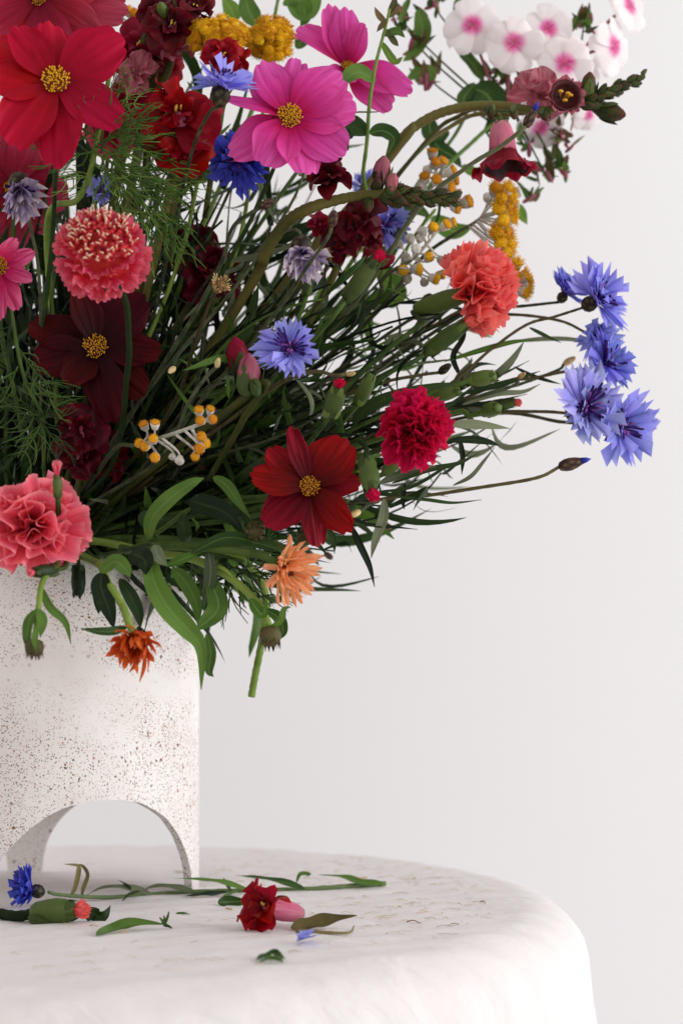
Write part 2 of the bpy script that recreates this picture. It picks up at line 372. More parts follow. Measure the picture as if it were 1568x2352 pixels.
TC = Vector((-0.19, -0.03, 0)); TR = 0.304; FIL = 0.04
def cloth_z(x, y):
    r = math.hypot(x-TC.x, y-TC.y)
    return 0.0006*math.sin(x*60+y*95)*math.sin(y*70-x*30+1.0) + 0.0005*math.sin(x*130-y*210+2)
def tablecloth():
    m, nt, ns, ls = newmat('white_linen')
    geo = nd(ns, 'ShaderNodeNewGeometry')
    # soft creases, weave
    mp = nd(ns, 'ShaderNodeMapping'); mp.inputs['Scale'].default_value = (10, 30, 4); mp.inputs['Rotation'].default_value = (0, 0, .35)
    ls.new(geo.outputs['Position'], mp.inputs[0])
    n1 = nd(ns, 'ShaderNodeTexNoise'); n1.inputs['Scale'].default_value = 1.8; n1.inputs['Detail'].default_value = 7; n1.inputs['Distortion'].default_value = 1.2
    ls.new(mp.outputs[0], n1.inputs['Vector'])
    n2 = nd(ns, 'ShaderNodeTexNoise'); n2.inputs['Scale'].default_value = 60; n2.inputs['Detail'].default_value = 5
    ls.new(geo.outputs['Position'], n2.inputs['Vector'])
    h = math_(ns, ls, 'ADD', n1.outputs[0], math_(ns, ls, 'MULTIPLY', n2.outputs[0], .4))
    # faint ochre stains in patches
    n3 = nd(ns, 'ShaderNodeTexNoise'); n3.inputs['Scale'].default_value = 26; n3.inputs['Detail'].default_value = 6
    mp2 = nd(ns, 'ShaderNodeMapping'); mp2.inputs['Scale'].default_value = (.55, 1.6, 1); ls.new(geo.outputs['Position'], mp2.inputs[0]); ls.new(mp2.outputs[0], n3.inputs['Vector'])
    st = ramp(ns, ls, n3.outputs[0], [(.60, (0, 0, 0, 1)), (.74, (1, 1, 1, 1))])
    zs = nd(ns, 'ShaderNodeSeparateXYZ'); ls.new(geo.outputs['Position'], zs.inputs[0])
    top = math_(ns, ls, 'GREATER_THAN', zs.outputs[2], -.012)
    col = mix(ns, ls, math_(ns, ls, 'MULTIPLY', math_(ns, ls, 'MULTIPLY', st, .35), top), (226, 220, 219), (210, 198, 174))
    finish(m, ns, ls, col, .95, 0, .08, h, .6, .004, .1)
    NA, rows = 256, []
    for j in range(46):
        rows.append((TR*j/45, 0))
    for j in range(1, 13):
        a = math.pi/2*j/12*.97; rows.append((TR+FIL*math.sin(a), -FIL*(1-math.cos(a))))
    for j in range(1, 31):
        rows.append((TR+FIL + .024*(j/10)**.9, -FIL - .03*j*(1 if j < 12 else 1)))
    v, uv, f = [], [], []
    for j, (r, z) in enumerate(rows):
        for i in range(NA):
            a = 2*math.pi*i/NA
            dz = 0; dr = 0
            k = max(0, -z-.02)
            dr = min(1, k*5)*(.010*math.sin(a*9+.6)+.006*math.sin(a*23+1)+.0025*math.sin(a*51)) + min(1, max(0, -z)*40)*.0012*math.sin(a*67+3*math.sin(a*5))
            x, y = TC.x+(r+dr)*math.cos(a), TC.y+(r+dr)*math.sin(a)
            v.append((x, y, z + (cloth_z(x, y) if z > -.03 else 0))); uv.append((i/NA, j/len(rows)))
    n = len(rows)
    for j in range(n-1):
        for i in range(NA):
            f.append((j*NA+i, (j+1)*NA+i, (j+1)*NA+(i+1) % NA, j*NA+(i+1) % NA))
    solo('tablecloth', make_mesh('tablecloth', v, f, uv), m, 'creased white linen cloth draped over a round table top', 'tablecloth')
tablecloth()

VC = Vector((-0.193, 0, 0)); VR = 0.0995
NECKZ, NECKR = 0.214, 0.056
def vase():
    m, nt, ns, ls = newmat('speckled_ceramic')
    geo = nd(ns, 'ShaderNodeTexCoord'); pos = geo.outputs['Object']
    wz = nd(ns, 'ShaderNodeTexNoise'); wz.inputs['Scale'].default_value = 500; ls.new(pos, wz.inputs['Vector'])
    def warp(amount):
        a = nd(ns, 'ShaderNodeVectorMath', operation='SCALE'); ls.new(wz.outputs['Color'], a.inputs[0]); a.inputs['Scale'].default_value = amount
        b = nd(ns, 'ShaderNodeVectorMath', operation='ADD'); ls.new(pos, b.inputs[0]); ls.new(a.outputs[0], b.inputs[1]); return b.outputs[0]
    def spots(scale, thr, rad, seed):
        mp = nd(ns, 'ShaderNodeMapping'); mp.inputs['Location'].default_value = (seed, seed*.7, seed*.3); ls.new(warp(.0008), mp.inputs[0])
        vo = nd(ns, 'ShaderNodeTexVoronoi'); vo.inputs['Scale'].default_value = scale; ls.new(mp.outputs[0], vo.inputs['Vector'])
        sp = nd(ns, 'ShaderNodeSeparateColor'); ls.new(vo.outputs['Color'], sp.inputs[0])
        on = math_(ns, ls, 'GREATER_THAN', sp.outputs[0], thr)
        sz = math_(ns, ls, 'MULTIPLY', sp.outputs[1], rad)
        d = math_(ns, ls, 'SUBTRACT', sz, vo.outputs['Distance'])
        return math_(ns, ls, 'MULTIPLY', math_(ns, ls, 'MULTIPLY', d, 14, True), on), sp.outputs[2]
    # bare glaze bands where brush strokes of white hide the speckle
    cs = nd(ns, 'ShaderNodeSeparateXYZ'); ls.new(pos, cs.inputs[0])
    mpn = nd(ns, 'ShaderNodeMapping'); mpn.inputs['Scale'].default_value = (11, 11, 13); mpn.inputs['Location'].default_value = (2.1, .4, .55); ls.new(pos, mpn.inputs[0])
    nb = nd(ns, 'ShaderNodeTexNoise'); nb.inputs['Scale'].default_value = 1; nb.inputs['Detail'].default_value = 3; ls.new(mpn.outputs[0], nb.inputs['Vector'])
    # horizontal stroke around z=.128-.142 plus random ones
    zz = math_(ns, ls, 'ADD', cs.outputs[2], math_(ns, ls, 'MULTIPLY', math_(ns, ls, 'SUBTRACT', nb.outputs[0], .5), .12))
    band1 = ramp(ns, ls, math_(ns, ls, 'MULTIPLY', zz, 4), [(.46, (1, 1, 1, 1)), (.50, (0, 0, 0, 1)), (.53, (0, 0, 0, 1)), (.56, (1, 1, 1, 1))])
    rand = ramp(ns, ls, nb.outputs[0], [(.34, (.18, .18, .18, 1)), (.48, (1, 1, 1, 1))])
    mask = math_(ns, ls, 'MULTIPLY', rand, math_(ns, ls, 'ADD', math_(ns, ls, 'MULTIPLY', band1, .92), .08))
    # keep some big specks everywhere
    s1, c1 = spots(1150, .44, .62, 0.0)
    s2, c2 = spots(640, .72, .52, 3.1)
    s3, c3 = spots(330, .90, .44, 7.7)
    base = mix(ns, ls, 0.0, (232, 226, 222), (232, 226, 222))
    nb2 = nd(ns, 'ShaderNodeTexNoise'); nb2.inputs['Scale'].default_value = 24; nb2.inputs['Detail'].default_value = 5; ls.new(pos, nb2.inputs['Vector'])
    base = ramp(ns, ls, nb2.outputs[0], [(.3, (226, 218, 214)), (.7, (236, 231, 227))])
    dark = ramp(ns, ls, c1, [(.0, (84, 58, 44)), (.6, (124, 92, 70)), (1, (168, 110, 62))])
    col = mix(ns, ls, math_(ns, ls, 'MULTIPLY', math_(ns, ls, 'MULTIPLY', s1, mask), .80), base, dark)
    d2 = ramp(ns, ls, c2, [(.0, (84, 52, 38)), (.5, (116, 72, 46)), (1, (172, 108, 52))])
    col = mix(ns, ls, math_(ns, ls, 'MULTIPLY', math_(ns, ls, 'MULTIPLY', s2, mask), .9), col, d2)
    m3 = math_(ns, ls, 'ADD', math_(ns, ls, 'MULTIPLY', mask, .75), .25, True)
    col = mix(ns, ls, math_(ns, ls, 'MULTIPLY', math_(ns, ls, 'MULTIPLY', s3, m3), .9), col, ramp(ns, ls, c3, [(0, (84, 40, 26)), (1, (150, 92, 42))]))
    pit = math_(ns, ls, 'ADD', math_(ns, ls, 'MULTIPLY', s2, -.4), math_(ns, ls, 'MULTIPLY', nb2.outputs[0], 1.2))
    finish(m, ns, ls, col, .55, 0, .25, pit, .35, .0012)
    # arch profile: bottom edge height over angle (0 = towards the camera, + = right)
    tab = [(-12, 0), (-11, .011), (-8.4, .022), (-5.1, .0309), (.3, .0407), (5.6, .0489), (10.9, .0555), (16.1, .060), (20.4, .0621), (27, .0639), (32, .0643), (36.3, .0640), (45.3, .0614), (52.7, .0556), (57.8, .0507), (65.5, .0393), (72.5, .0252), (76.4, .0136), (77.6, .004), (78, 0)]
    def zb(deg):
        d = (deg+180) % 360-180
        if -12 < d < 78:
            for (a, za), (b, zbv) in zip(tab, tab[1:]):
                if a <= d <= b:
                    t = (d-a)/(b-a); return za+(zbv-za)*t
        d = deg % 360
        for c, h in ((145.0, 48.0), (268.5, 61.5)):
            if abs(d-c) < h: return .065*math.sqrt(max(0, 1-((d-c)/h)**2))**.9
        return 0.0
    degs = sorted(set([i*1.25 for i in range(288)] + [78.0, 348.0, 97.0, 193.0, 207.0, 330.0, 77.6, 349.0, 97.4, 192.6, 207.5, 329.5, 76.4, 351.6]))
    prof = [(VR, z/12*.155) for z in range(13)]
    for j in range(1, 15):
        a = math.pi/2*j/14
        prof.append((NECKR+(VR-NECKR)*math.cos(a)**.9, .155+(NECKZ-.155)*math.sin(a)))
    TH = .0052
    v, f, uv = [], [], []; n = len(degs)
    def ring(r, zf):
        st = len(v)
        for d in degs:
            a = math.radians(d); w = 1+.003*math.sin(2*a+1)
            v.append((r*w*math.sin(a), -r*w*math.cos(a), zf(d))); uv.append((d/360, 0))
        return st
    rings = []
    for (r, z) in prof:
        rings.append(ring(r, (lambda d, z=z: zb(d)+(0.155-zb(d))*(z/.155) if z <= .155 else z)))
    # rounded rim, then inside
    rings.append(ring(NECKR-.002, lambda d: NECKZ+.0012)); rings.append(ring(NECKR-.0045, lambda d: NECKZ-.001))
    for (r, z) in reversed(prof):
        rings.append(ring(max(r-TH, .01), (lambda d, z=z: zb(d)+(0.155-zb(d))*(z/.155) if z <= .155 else z-.004)))
    for a, b in zip(rings, rings[1:]):
        for i in range(n):
            j = (i+1) % n; f.append((a+i, a+j, b+j, b+i))
    a, b = rings[-1], rings[0]
    for i in range(n):
        j = (i+1) % n; f.append((a+i, a+j, b+j, b+i))
    T = Thing('ceramic_vase', 'white ceramic vase with brown speckles standing on arched cutout legs', 'vase', VC)
    mesh = make_mesh('vase_body', v, f, uv)
    mesh.set_sharp_from_angle(angle=math.radians(38))
    T.part('vase_body', mesh, m, Matrix.Translation(VC))
    T.part('vase_floor', make_mesh('vase_floor', *lathe([(.0001, .0705), (VR-TH-.0003, .0705), (VR-TH-.0003, .0765), (.0001, .0765)], 64)), m, Matrix.Translation(VC))
vase()

# ------------------------------------------------------------------ stems into the vase
def neck_route(H, r_):
    d = Vector((H.x-VC.x, H.y, 0)); dl = d.length
    d = d/dl if dl > 1e-4 else Vector((1, 0, 0))
    lean = min(1, dl/.28)
    side = Vector((-d.y, d.x, 0))
    k = NECKR-.012
    q = d*(k*(lean*.75)) + side*r_.uniform(-.5, .5)*k + d*r_.uniform(-.35, .22)*k
    if q.length > k: q = q*(k/q.length)
    Q = VC + Vector((q.x, q.y, NECKZ))
    b = -q*.9 + Vector((r_.uniform(-.02, .02), r_.uniform(-.02, .02), 0))
    if b.length > .08: b = b*(.08/b.length)
    B = VC + Vector((b.x, b.y, .085))
    return Q, B
def wobble(pts, r_, amp=.0022):
    f = [(r_.uniform(3, 7), r_.uniform(0, 6.3), r_.uniform(7, 15), r_.uniform(0, 6.3)) for _ in range(3)]
    out = []
    for i, p in enumerate(pts):
        t = i/(len(pts)-1); e = math.sin(math.pi*t)
        out.append(p+Vector([amp*e*(math.sin(a*t+b)+.5*math.sin(c*t+d)) for a, b, c, d in f]))
    return out
def stem_path(H, N, r_, via=None, k1=.05, n=22):
    Q, B = neck_route(H, r_)
    if via:
        pts = [H] + via + [Q, B]
        return catmull(pts, max(n, 8*len(pts)))
    dist = (H-Q).length
    D = (H-Q).normalized()*.55 + (Q-B).normalized()*.6
    P1 = H - N*min(k1, dist*.35); P2 = Q + D.normalized()*dist*.38
    pts = bezier(H, P1, P2, Q, n)
    pts = wobble(pts, r_)
    return pts + [Q.lerp(B, .35), Q.lerp(B, .7), B]
def Nof(Mx): return (Mx.to_3x3() @ Vector((0, 0, 1))).normalized()

# ------------------------------------------------------------------ petal meshes
def cosmos_petal(name, seed, teeth=3, width=.44, ridge=.015):
    r_ = random.Random(seed); ph = r_.uniform(0, 6); cv = r_.uniform(-.10, .08); cup = r_.uniform(.02, .14); tw = r_.uniform(-.12, .12); asy = r_.uniform(-.06, .06)
    td = [r_.uniform(.02, .06) for _ in range(5)]
    rip = r_.uniform(.01, .035)
    def fn(u, t):
        s = u*2-1
        w = width*((.20+.80*math.sin(math.pi/2*t/.70)**1.15) if t < .70 else 1-.20*((t-.70)/.30)**2)
        tip = 1 - .15*s*s - .09*abs(s)**5
        k = (s+1)*teeth/2; tooth = .05*(abs(math.sin(math.pi*k))**.7-1)*(1-.3*abs(s)) + td[int(min(k, teeth-.01))]*.6 + .008*math.sin(13*s+ph)
        L = t*tip + tooth*max(0, (t-.55)/.45)**2
        z = cv*t*t + cup*s*s*t*(1-.3*t) + ridge*math.cos(s*math.pi*3.5+ph)*t*(1-.3*t) + .008*math.sin(s*21+ph)*t + rip*t**3*math.sin(s*5+ph*2) + tw*s*t + .05*math.sin(t*math.pi)
        return (s*w+asy*t*t, L, z)
    return make_mesh(name, *grid(fn, 24, 14))
COS = [cosmos_petal('cosmos_petal', i) for i in range(7)]
CORNF = []
def cornflower_floret(seed):
    r_ = random.Random(seed); nt = r_.choice([5, 6, 6]); dep = [r_.uniform(.30, .48) for _ in range(nt)]
    ln = [r_.uniform(.86, 1.08)*(1-.22*abs((k+.5)/nt*2-1)**2) for k in range(nt)]
    cup = r_.uniform(.14, .5); bend = r_.uniform(-.32, .16); ph = r_.uniform(0, 6)
    nu = nt*4
    def fn(u, t):
        s = u*2-1; g = u*nt; k = min(int(g), nt-1); fr = g-k
        tri = 1-abs(fr*2-1)
        L = ln[k]*(1-dep[k]*(1-tri)**.85)
        if 0 < k and fr == 0: L = .5*(ln[k]*(1-dep[k]) + ln[k-1]*(1-dep[k-1]))
        w = .055+.05*t + .44*max(0, (t-.25)/.75)**1.0
        a = s*1.05
        y = t*L
        # splay lobes apart
        sp = 1+.30*t*t
        return (math.sin(a)*w*sp*1.1, y, cup*(1-math.cos(a))*w*3.0*(1) + bend*t*t + .03*math.sin(s*7+ph)*t*t + .06*t)
    return make_mesh('floret', *grid(fn, nu, 7))
CORNF = [cornflower_floret(i) for i in range(9)]
def carn_petal(seed, serr=11, ruf=.22, ta=.13):
    r_ = random.Random(seed); ph = r_.uniform(0, 6); f1 = r_.uniform(2.2, 3.4); b = r_.uniform(-.1, .16); se = [r_.uniform(.3, 1) for _ in range(serr+1)]
    def fn(u, t):
        s = u*2-1
        w = .10+.52*max(0, (t-.12)/.88)**.85
        g = u*serr; k = min(int(g), serr-1); fr = g-k
        tooth = (1-abs(fr*2-1))*ta*se[k]
        L = t*(1-.20*s*s) + tooth*max(0, (t-.8)/.2)
        z = ruf*t*t*math.sin(s*f1*math.pi*.8+ph) + .05*t**3*math.sin(s*9+ph*1.7) + b*t*t + .10*s*s*t
        return (s*w*(1+.06*math.sin(t*8+ph)), L, z)
    return make_mesh('petal', *grid(fn, serr*2, 9))
CARN = [carn_petal(i, 11, .24) for i in range(7)]
CARNB = [carn_petal(i+50, 16, .17, .035) for i in range(6)]
CARNS = [carn_petal(i+20, 11, .07) for i in range(5)]
def snap_lobe(seed):
    r_ = random.Random(seed); ph = r_.uniform(0, 6); f1 = r_.uniform(1.6, 2.6)
    def fn(u, t):
        s = u*2-1; w = .30+.42*math.sin(min(1, t*1.02)*math.pi*.62)
        L = t*(1-.28*s*s*s*s) + .05*t**4*math.sin(s*8+ph)
        z = .24*t*t*math.sin(s*f1*2.2+ph) + .10*t**3*math.sin(s*9+ph*2) - .26*t*t*t + .14*s*s + .05*math.sin(t*7+ph+s*3)
        return (s*w, L, z)
    return make_mesh('lobe', *grid(fn, 12, 9))
SNAP = [snap_lobe(i) for i in range(6)]
def phlox_petal(seed):
    r_ = random.Random(seed); ph = r_.uniform(0, 6); cv = r_.uniform(-.12, -.02)
    def fn(u, t):
        s = u*2-1; w = .10 + .47*math.sin(min(1, t)*math.pi*.60)**.9
        w *= math.sqrt(max(.0, 1-max(0, (t-.72)/.30)**2)) if t > .72 else 1
        z = cv*t*t - .16*s*s*t + .03*math.sin(s*3+ph)*t + .012*math.cos(s*9)*t
        return (s*w, t*(1-.04*(1-abs(s))**2*t**6), z)
    v, f, uv = grid(fn, 10, 12)
    return make_mesh('petal', v, f, [(u_[0], min(1, math.hypot(p[0], p[1]))) for p, u_ in zip(v, uv)])
PHL = [phlox_petal(i) for i in range(4)]
def strap_petal(seed, curl=0.0):
    r_ = random.Random(seed); ph = r_.uniform(0, 6); c = curl+r_.uniform(-.15, .25); sd = r_.uniform(-.22, .22)
    def fn(u, t):
        s = u*2-1; w = .085*(.5+.5*min(1, t*3))*(1 if t < .8 else max(.2, 1-((t-.8)/.2)**2*.8))
        return (s*w + sd*t*t, t*(1-.05*s*s), c*t*t - .5*w*s*s*2 + .03*math.sin(t*6+ph) + .2*w*math.sin(t*9+ph)*s)
    return make_mesh('petal', *grid(fn, 4, 10))
STR = [strap_petal(i) for i in range(6)]
STR2 = [strap_petal(i+30, .12) for i in range(6)]
STRC = [strap_petal(i+10, .5) for i in range(6)]
def sepal_mesh(seed, w0=.2, curl=.2):
    r_ = random.Random(seed); c = curl+r_.uniform(-.1, .2)
    def fn(u, t):
        s = u*2-1; w = w0*math.sin(math.pi*(t*.82+.16))**.9*(1-.3*t)
        if t > .98: w = .01
        return (s*w, t, c*t*t + .3*w*s*s)
    return make_mesh('sepal', *grid(fn, 4, 8))
SEP = [sepal_mesh(i) for i in range(4)]
def lin_leaf(seed, w0=.045, bend=.25, tw=.6):
    r_ = random.Random(seed); b = bend*r_.uniform(-1.4, 2.0); a2 = r_.uniform(-.22, .22); t_ = r_.uniform(-tw, tw)*2; cv = r_.uniform(-.25, .25)
    def fn(u, t):
        s = u*2-1; w = w0*(math.sin(math.pi*min(1, (t*.88+.12)))**.6)
        if t > .99: w = .002
        a = t_*t; x = s*w*math.cos(a); z = s*w*math.sin(a)
        return (x + cv*math.sin(t*3.0), t, z - b*t*t + a2*math.sin(t*4) + .35*w*abs(s))
    return make_mesh('leaf', *grid(fn, 2, 9))
LIN = [lin_leaf(i, .032+.011*(i % 4)) for i in range(12)]
LINW = [lin_leaf(i+40, .065, .3, .9) for i in range(6)]
def broad_leaf(seed, w0=.2, bend=.3, wav=.1):
    r_ = random.Random(seed); b = bend*r_.uniform(.2, 1.4); ph = r_.uniform(0, 6)
    def fn(u, t):
        s = u*2-1; w = w0*math.sin(math.pi*min(1, (t**.8*.97+.03)))**.9+.006*(1-t)
        return (s*w + .05*math.sin(t*3+ph), t, -b*t*t + .3*w*abs(s) + wav*w*math.sin(t*11+ph+s*2)*abs(s))
    return make_mesh('leaf', *grid(fn, 6, 12))
BRO = [broad_leaf(i) for i in range(6)]

# ------------------------------------------------------------------ flower builders
def disc_meshes(seed):
    r_ = random.Random(seed); y, k = MB(), MB()
    n = 120
    for i in range(n):
        rr = min(1, math.sqrt((i+.5)/n)*r_.uniform(.88, 1.06)); a = i*2.39996+r_.uniform(-.35, .35); h = .30*(1-rr*rr*.75)+r_.uniform(-.03, .05)
        p = Vector((rr*math.cos(a), rr*math.sin(a), 0)); out = Vector((p.x*.45, p.y*.45, 1)).normalized()
        c = Vector((p.x, p.y, h)); L = .16+r_.uniform(0, .16)*(.5+rr)
        y.add(*tube([c, c+out*L*.6, c+out*L], .05, .05, 5, rf=lambda t: .035+.035*math.sin(t*2.6)))
        if i % 2 == 0: k.add(*tube([c+Vector((.05, .03, 0)), c+Vector((.05, .03, 0))+out*L*.75], .035, .02, 4))
    base = MB(); base.add(*lathe([(.3, -.1), (.98, 0), (.85, .2), (.45, .30), (.01, .33)], 16))
    return y.mesh('disc_florets'), k.mesh('dark_anthers'), base.mesh('disc_base')
DISC = [disc_meshes(1), disc_meshes(2)]
def cosmos(name, label, px, py, d, lenpx, mat, petals, a=0, b=0, disc=.17, group='cosmos flowers in the bouquet', via=None, back=True, seed=0, stem='stem', discpx=None):
    r_ = random.Random(seed*31+5); H = P(px, py, d); L = PX(lenpx, d)
    Fm = frame(H, a, b); N = Nof(Fm)
    path = stem_path(H-N*.004, N, r_, via)
    T = Thing(name, label, 'flower', path[-1], group)
    T.part('stem', make_mesh('stem', *tube(path, .0011, .0019)), M[stem])
    for i, pt in enumerate(petals):
        ang, lf, wf, tilt = pt[:4]; tw = pt[4] if len(pt) > 4 else r_.uniform(-12, 12)
        back_ = pt[5] if len(pt) > 5 else (i % 2)
        me = COS[(i*3+seed) % len(COS)]
        M_ = Fm @ petalM(ang, tilt, L*lf, L*lf*wf, tw, L*.04, -.0016*back_-.0003*(i % 3))
        T.part('petal', me, mat, M_)
    dr = L*disc if discpx is None else PX(discpx*.82, d)
    y, k, bs = DISC[seed % 2]
    dm = Fm @ Matrix.Translation((0, 0, .0005)) @ Matrix.Scale(dr, 4)
    dp = T.part('disc', bs, M['disc_dark'], dm)
    T.part('disc_florets', y, M['disc_yellow'], dm, dp, stuff=True); T.part('dark_anthers', k, M['disc_dark'], dm, dp, stuff=True)
    for i in range(8):
        T.part('sepal', SEP[i % 4], M['stem'], Fm @ petalM(i*45+10, -25, L*.28, L*.28, 0, 0, -.003))
    return T

def inv_mesh(seed=0):
    return make_mesh('involucre', *lathe([(.12, -1.15), (.34, -1.02), (.52, -.8), (.60, -.5), (.54, -.22), (.40, 0.0), (.30, .08)], 14, .05, seed))
INV = inv_mesh()
def stamens(seed, n=22, spread=.6, L=.62):
    r_ = random.Random(seed); mb = MB()
    for i in range(n):
        a = r_.uniform(0, 6.283); rr = spread*math.sqrt(r_.random()); l = L*r_.uniform(.6, 1.1)
        d = Vector((math.cos(a)*rr, math.sin(a)*rr, 1)).normalized()
        bnd = Vector((math.cos(a), math.sin(a), -.1))*.12
        p0 = Vector((math.cos(a)*rr*.25, math.sin(a)*rr*.25, 0))
        pth = [p0, p0+d*l*.5, p0+d*l*.85+bnd*.5, p0+d*l+bnd]
        mb.add(*tube(pth, .022, .03, 5, rf=lambda t: .020+.016*(t > .6)))
    return mb.mesh('stamens')
STAM = [stamens(1), stamens(2, 26, .8)]
STYL = [stamens(5, 10, .35, .42), stamens(6, 10, .4, .4)]
def cornflower(name, label, px, py, d, diam, mat='cornflower', a=0, b=0, n=9, tilt=18, via=None, seed=0, stem='stem_grey', group='blue cornflowers in the bouquet', invs=.26, skip=None, inner=4, spread=None, roll=0, T=None, stamat='stamen', cat='flower'):
    r_ = random.Random(seed*17+3); H = P(px, py, d); R = PX(diam/2, d)
    Fm = frame(H, a, b, roll); N = Nof(Fm); ir = R*invs
    if T is None:
        base = H-N*ir*1.1*1.9
        path = stem_path(base, N, r_, via)
        T = Thing(name, label, cat, path[-1], group)
        T.part('stem', make_mesh('stem', *tube(path, .0009, .0013)), M[stem])
    T.part('involucre', INV, M['involucre'], Fm @ Matrix.Scale(ir*1.9, 4))
    for i in range(n):
        ang = i*360/n+r_.uniform(-9, 9)
        if skip and skip(ang): continue
        if r_.random() < .08: continue
        tl = tilt+r_.uniform(-24, 24); lf = R*r_.uniform(.72, 1.12)
        T.part('floret', CORNF[r_.randrange(9)], M[mat], Fm @ petalM(ang, tl, lf, lf*r_.uniform(.68, .98), r_.uniform(-32, 32), ir*.25, 0))
    for i in range(inner):
        ang = i*360/max(1, inner)+r_.uniform(-20, 20)+20; lf = R*r_.uniform(.5, .66)
        T.part('floret', CORNF[(i+seed+2) % 6], M[mat], Fm @ petalM(ang, tilt+r_.uniform(22, 42), lf, lf*.8, r_.uniform(-30, 30), ir*.15, 0))
    T.part('stamens', STAM[seed % 2], M[stamat], Fm @ Matrix.Translation((0, 0, R*.03)) @ Matrix.Scale(R*.78, 4), stuff=True)
    T.part('styles', STYL[seed % 2], M['stamen_pink'], Fm @ Matrix.Translation((0, 0, R*.03)) @ Matrix.Scale(R*.78, 4), stuff=True)
    return T, Fm

BUDM = make_mesh('bud', *lathe([(.10, -1.0), (.32, -.88), (.46, -.5), (.48, -.1), (.40, .35), (.26, .72), (.16, .86)], 14, .03, 3))
def tip_tuft(seed=0):
    mb = MB(); r_ = random.Random(seed)
    for i in range(7):
        a = i*.9+r_.uniform(-.2, .2); d0 = Vector((math.cos(a)*.16, math.sin(a)*.16, .72)); d1 = Vector((math.cos(a)*.12, math.sin(a)*.12, 1.15)); d2 = Vector((math.cos(a)*.02, math.sin(a)*.02, 1.42+r_.uniform(-.1, .1)))
        mb.add(*tube([d0, d1, d2], .12, .02, 5, rf=lambda t: .115*(1-t*.8)))
    return mb.mesh('blue_tip')
TUFT = tip_tuft()
def cornflower_bud(label, px, py, d, lenpx, a, b, via=None, tip='cornflower_deep', seed=0, stem='stem_brown', mat='bud_scales', name='cornflower_bud', sr=.0010, group='cornflower buds in the bouquet'):
    r_ = random.Random(seed+91); H = P(px, py, d); s = PX(lenpx/2, d)
    Fm = frame(H, a, b); N = Nof(Fm)
    path = stem_path(H-N*s*.9, N, r_, via)
    T = Thing(name, label, 'bud', path[-1], group)
    T.part('stem', make_mesh('stem', *tube(path, sr, sr*1.3)), M[stem])
    T.part('bud_head', BUDM, M[mat], Fm @ Matrix.Scale(s, 4))
    if mat == 'dry_head':
        T.part('bristles', STAM[seed % 2], M['dry_tan'], Fm @ Matrix.Translation((0, 0, -s*.3)) @ Matrix.Diagonal((s*1.5, s*1.5, s*1.9, 1)), stuff=True); T.part('bristles', STAM[(seed+1) % 2], M['dry_head'], Fm @ Matrix.Translation((0, 0, -s*.2)) @ Matrix.Scale(s*1.6, 4), stuff=True)
    if tip: T.part('petal_tip', TUFT, M[tip], Fm @ Matrix.Scale(s, 4))
    return T
CAL = make_mesh('calyx', *lathe([(.12, -1.05), (.30, -1.0), (.40, -.8), (.46, -.3), (.47, .1), (.42, .5), (.30, .85), (.22, .95)], 14, .015, 5))
def carn_bud(label, px, py, d, lenpx, a, b, via=None, pet='crimson', seed=0, calm='calyx', wide=1.0, open_=.5, group='carnation buds in the bouquet', nleaf=2):
    r_ = random.Random(seed+57); H = P(px, py, d); s = PX(lenpx/2, d); wide *= 1.18
    Fm = frame(H, a, b, r_.uniform(0, 60)); N = Nof(Fm)
    path = stem_path(H-N*s, N, r_, via)
    T = Thing('carnation_bud', label, 'bud', path[-1], group)
    T.part('stem', make_mesh('stem', *tube(path, .0014, .0019)), M['stem'])
    Sc = Fm @ Matrix.Diagonal((s*wide, s*wide, s, 1))
    c = T.part('calyx', CAL, M[calm], Sc)
    for i in range(5):
        T.part('calyx_tooth', SEP[i % 4], M[calm], Sc @ petalM(i*72, 78, .55, .9, 0, .36, .55), c)
    for i in range(4):
        T.part('bract', SEP[i % 4], M[calm], Sc @ petalM(i*90+20, 80, .75, 1.2, 0, .42, -1.0), c)
    if pet:
        for i in range(7):
            T.part('petal', CARNS[i % 5], M[pet], Sc @ petalM(i*51, 90-open_*7, .85*open_+.45, .42, r_.uniform(-20, 20), .07, .45))
    return T
def carnation(label, px, py, d, diam, mat, a, b, via=None, seed=0, n=34, pw=.8, pm=None, calm='calyx', depth=1.0, open_=1.0, group='carnations in the bouquet', squash=1.0):
    r_ = random.Random(seed+11); H = P(px, py, d); R = PX(diam/2, d)
    Fm = frame(H, a, b); N = Nof(Fm)
    path = stem_path(H-N*R*1.75, N, r_, via)
    T = Thing('carnation', label, 'flower', path[-1], group)
    T.part('stem', make_mesh('stem', *tube(path, .0016, .002)), M['stem'])
    cs = R*.62
    Cm = Fm @ Matrix.Translation((0, 0, -R*.95)) @ Matrix.Scale(cs, 4)
    c = T.part('calyx', CAL, M[calm], Cm @ Matrix.Diagonal((.82, .82, 1.15, 1)))
    for i in range(5):
        T.part('calyx_tooth', SEP[i % 4], M[calm], Cm @ petalM(i*72, 66, .6, .9, 0, .34, .75), c)
    for i in range(n):
        t = i/(n-1); ang = i*137.5+r_.uniform(-14, 14)
        tl = 4+70*t**.9+r_.uniform(-22, 22); lf = R*(1.02-.2*t)*r_.uniform(.72, 1.18)
        T.part('petal', (pm or CARN)[(i*5+seed) % 6], M[mat], Fm @ Matrix.Diagonal((1, squash, 1, 1)) @ petalM(ang, tl*open_, lf, lf*r_.uniform(.75, 1.2)*pw, r_.uniform(-50, 50), R*.03*(1-t), -R*.32+R*.26*t*depth))
    return T
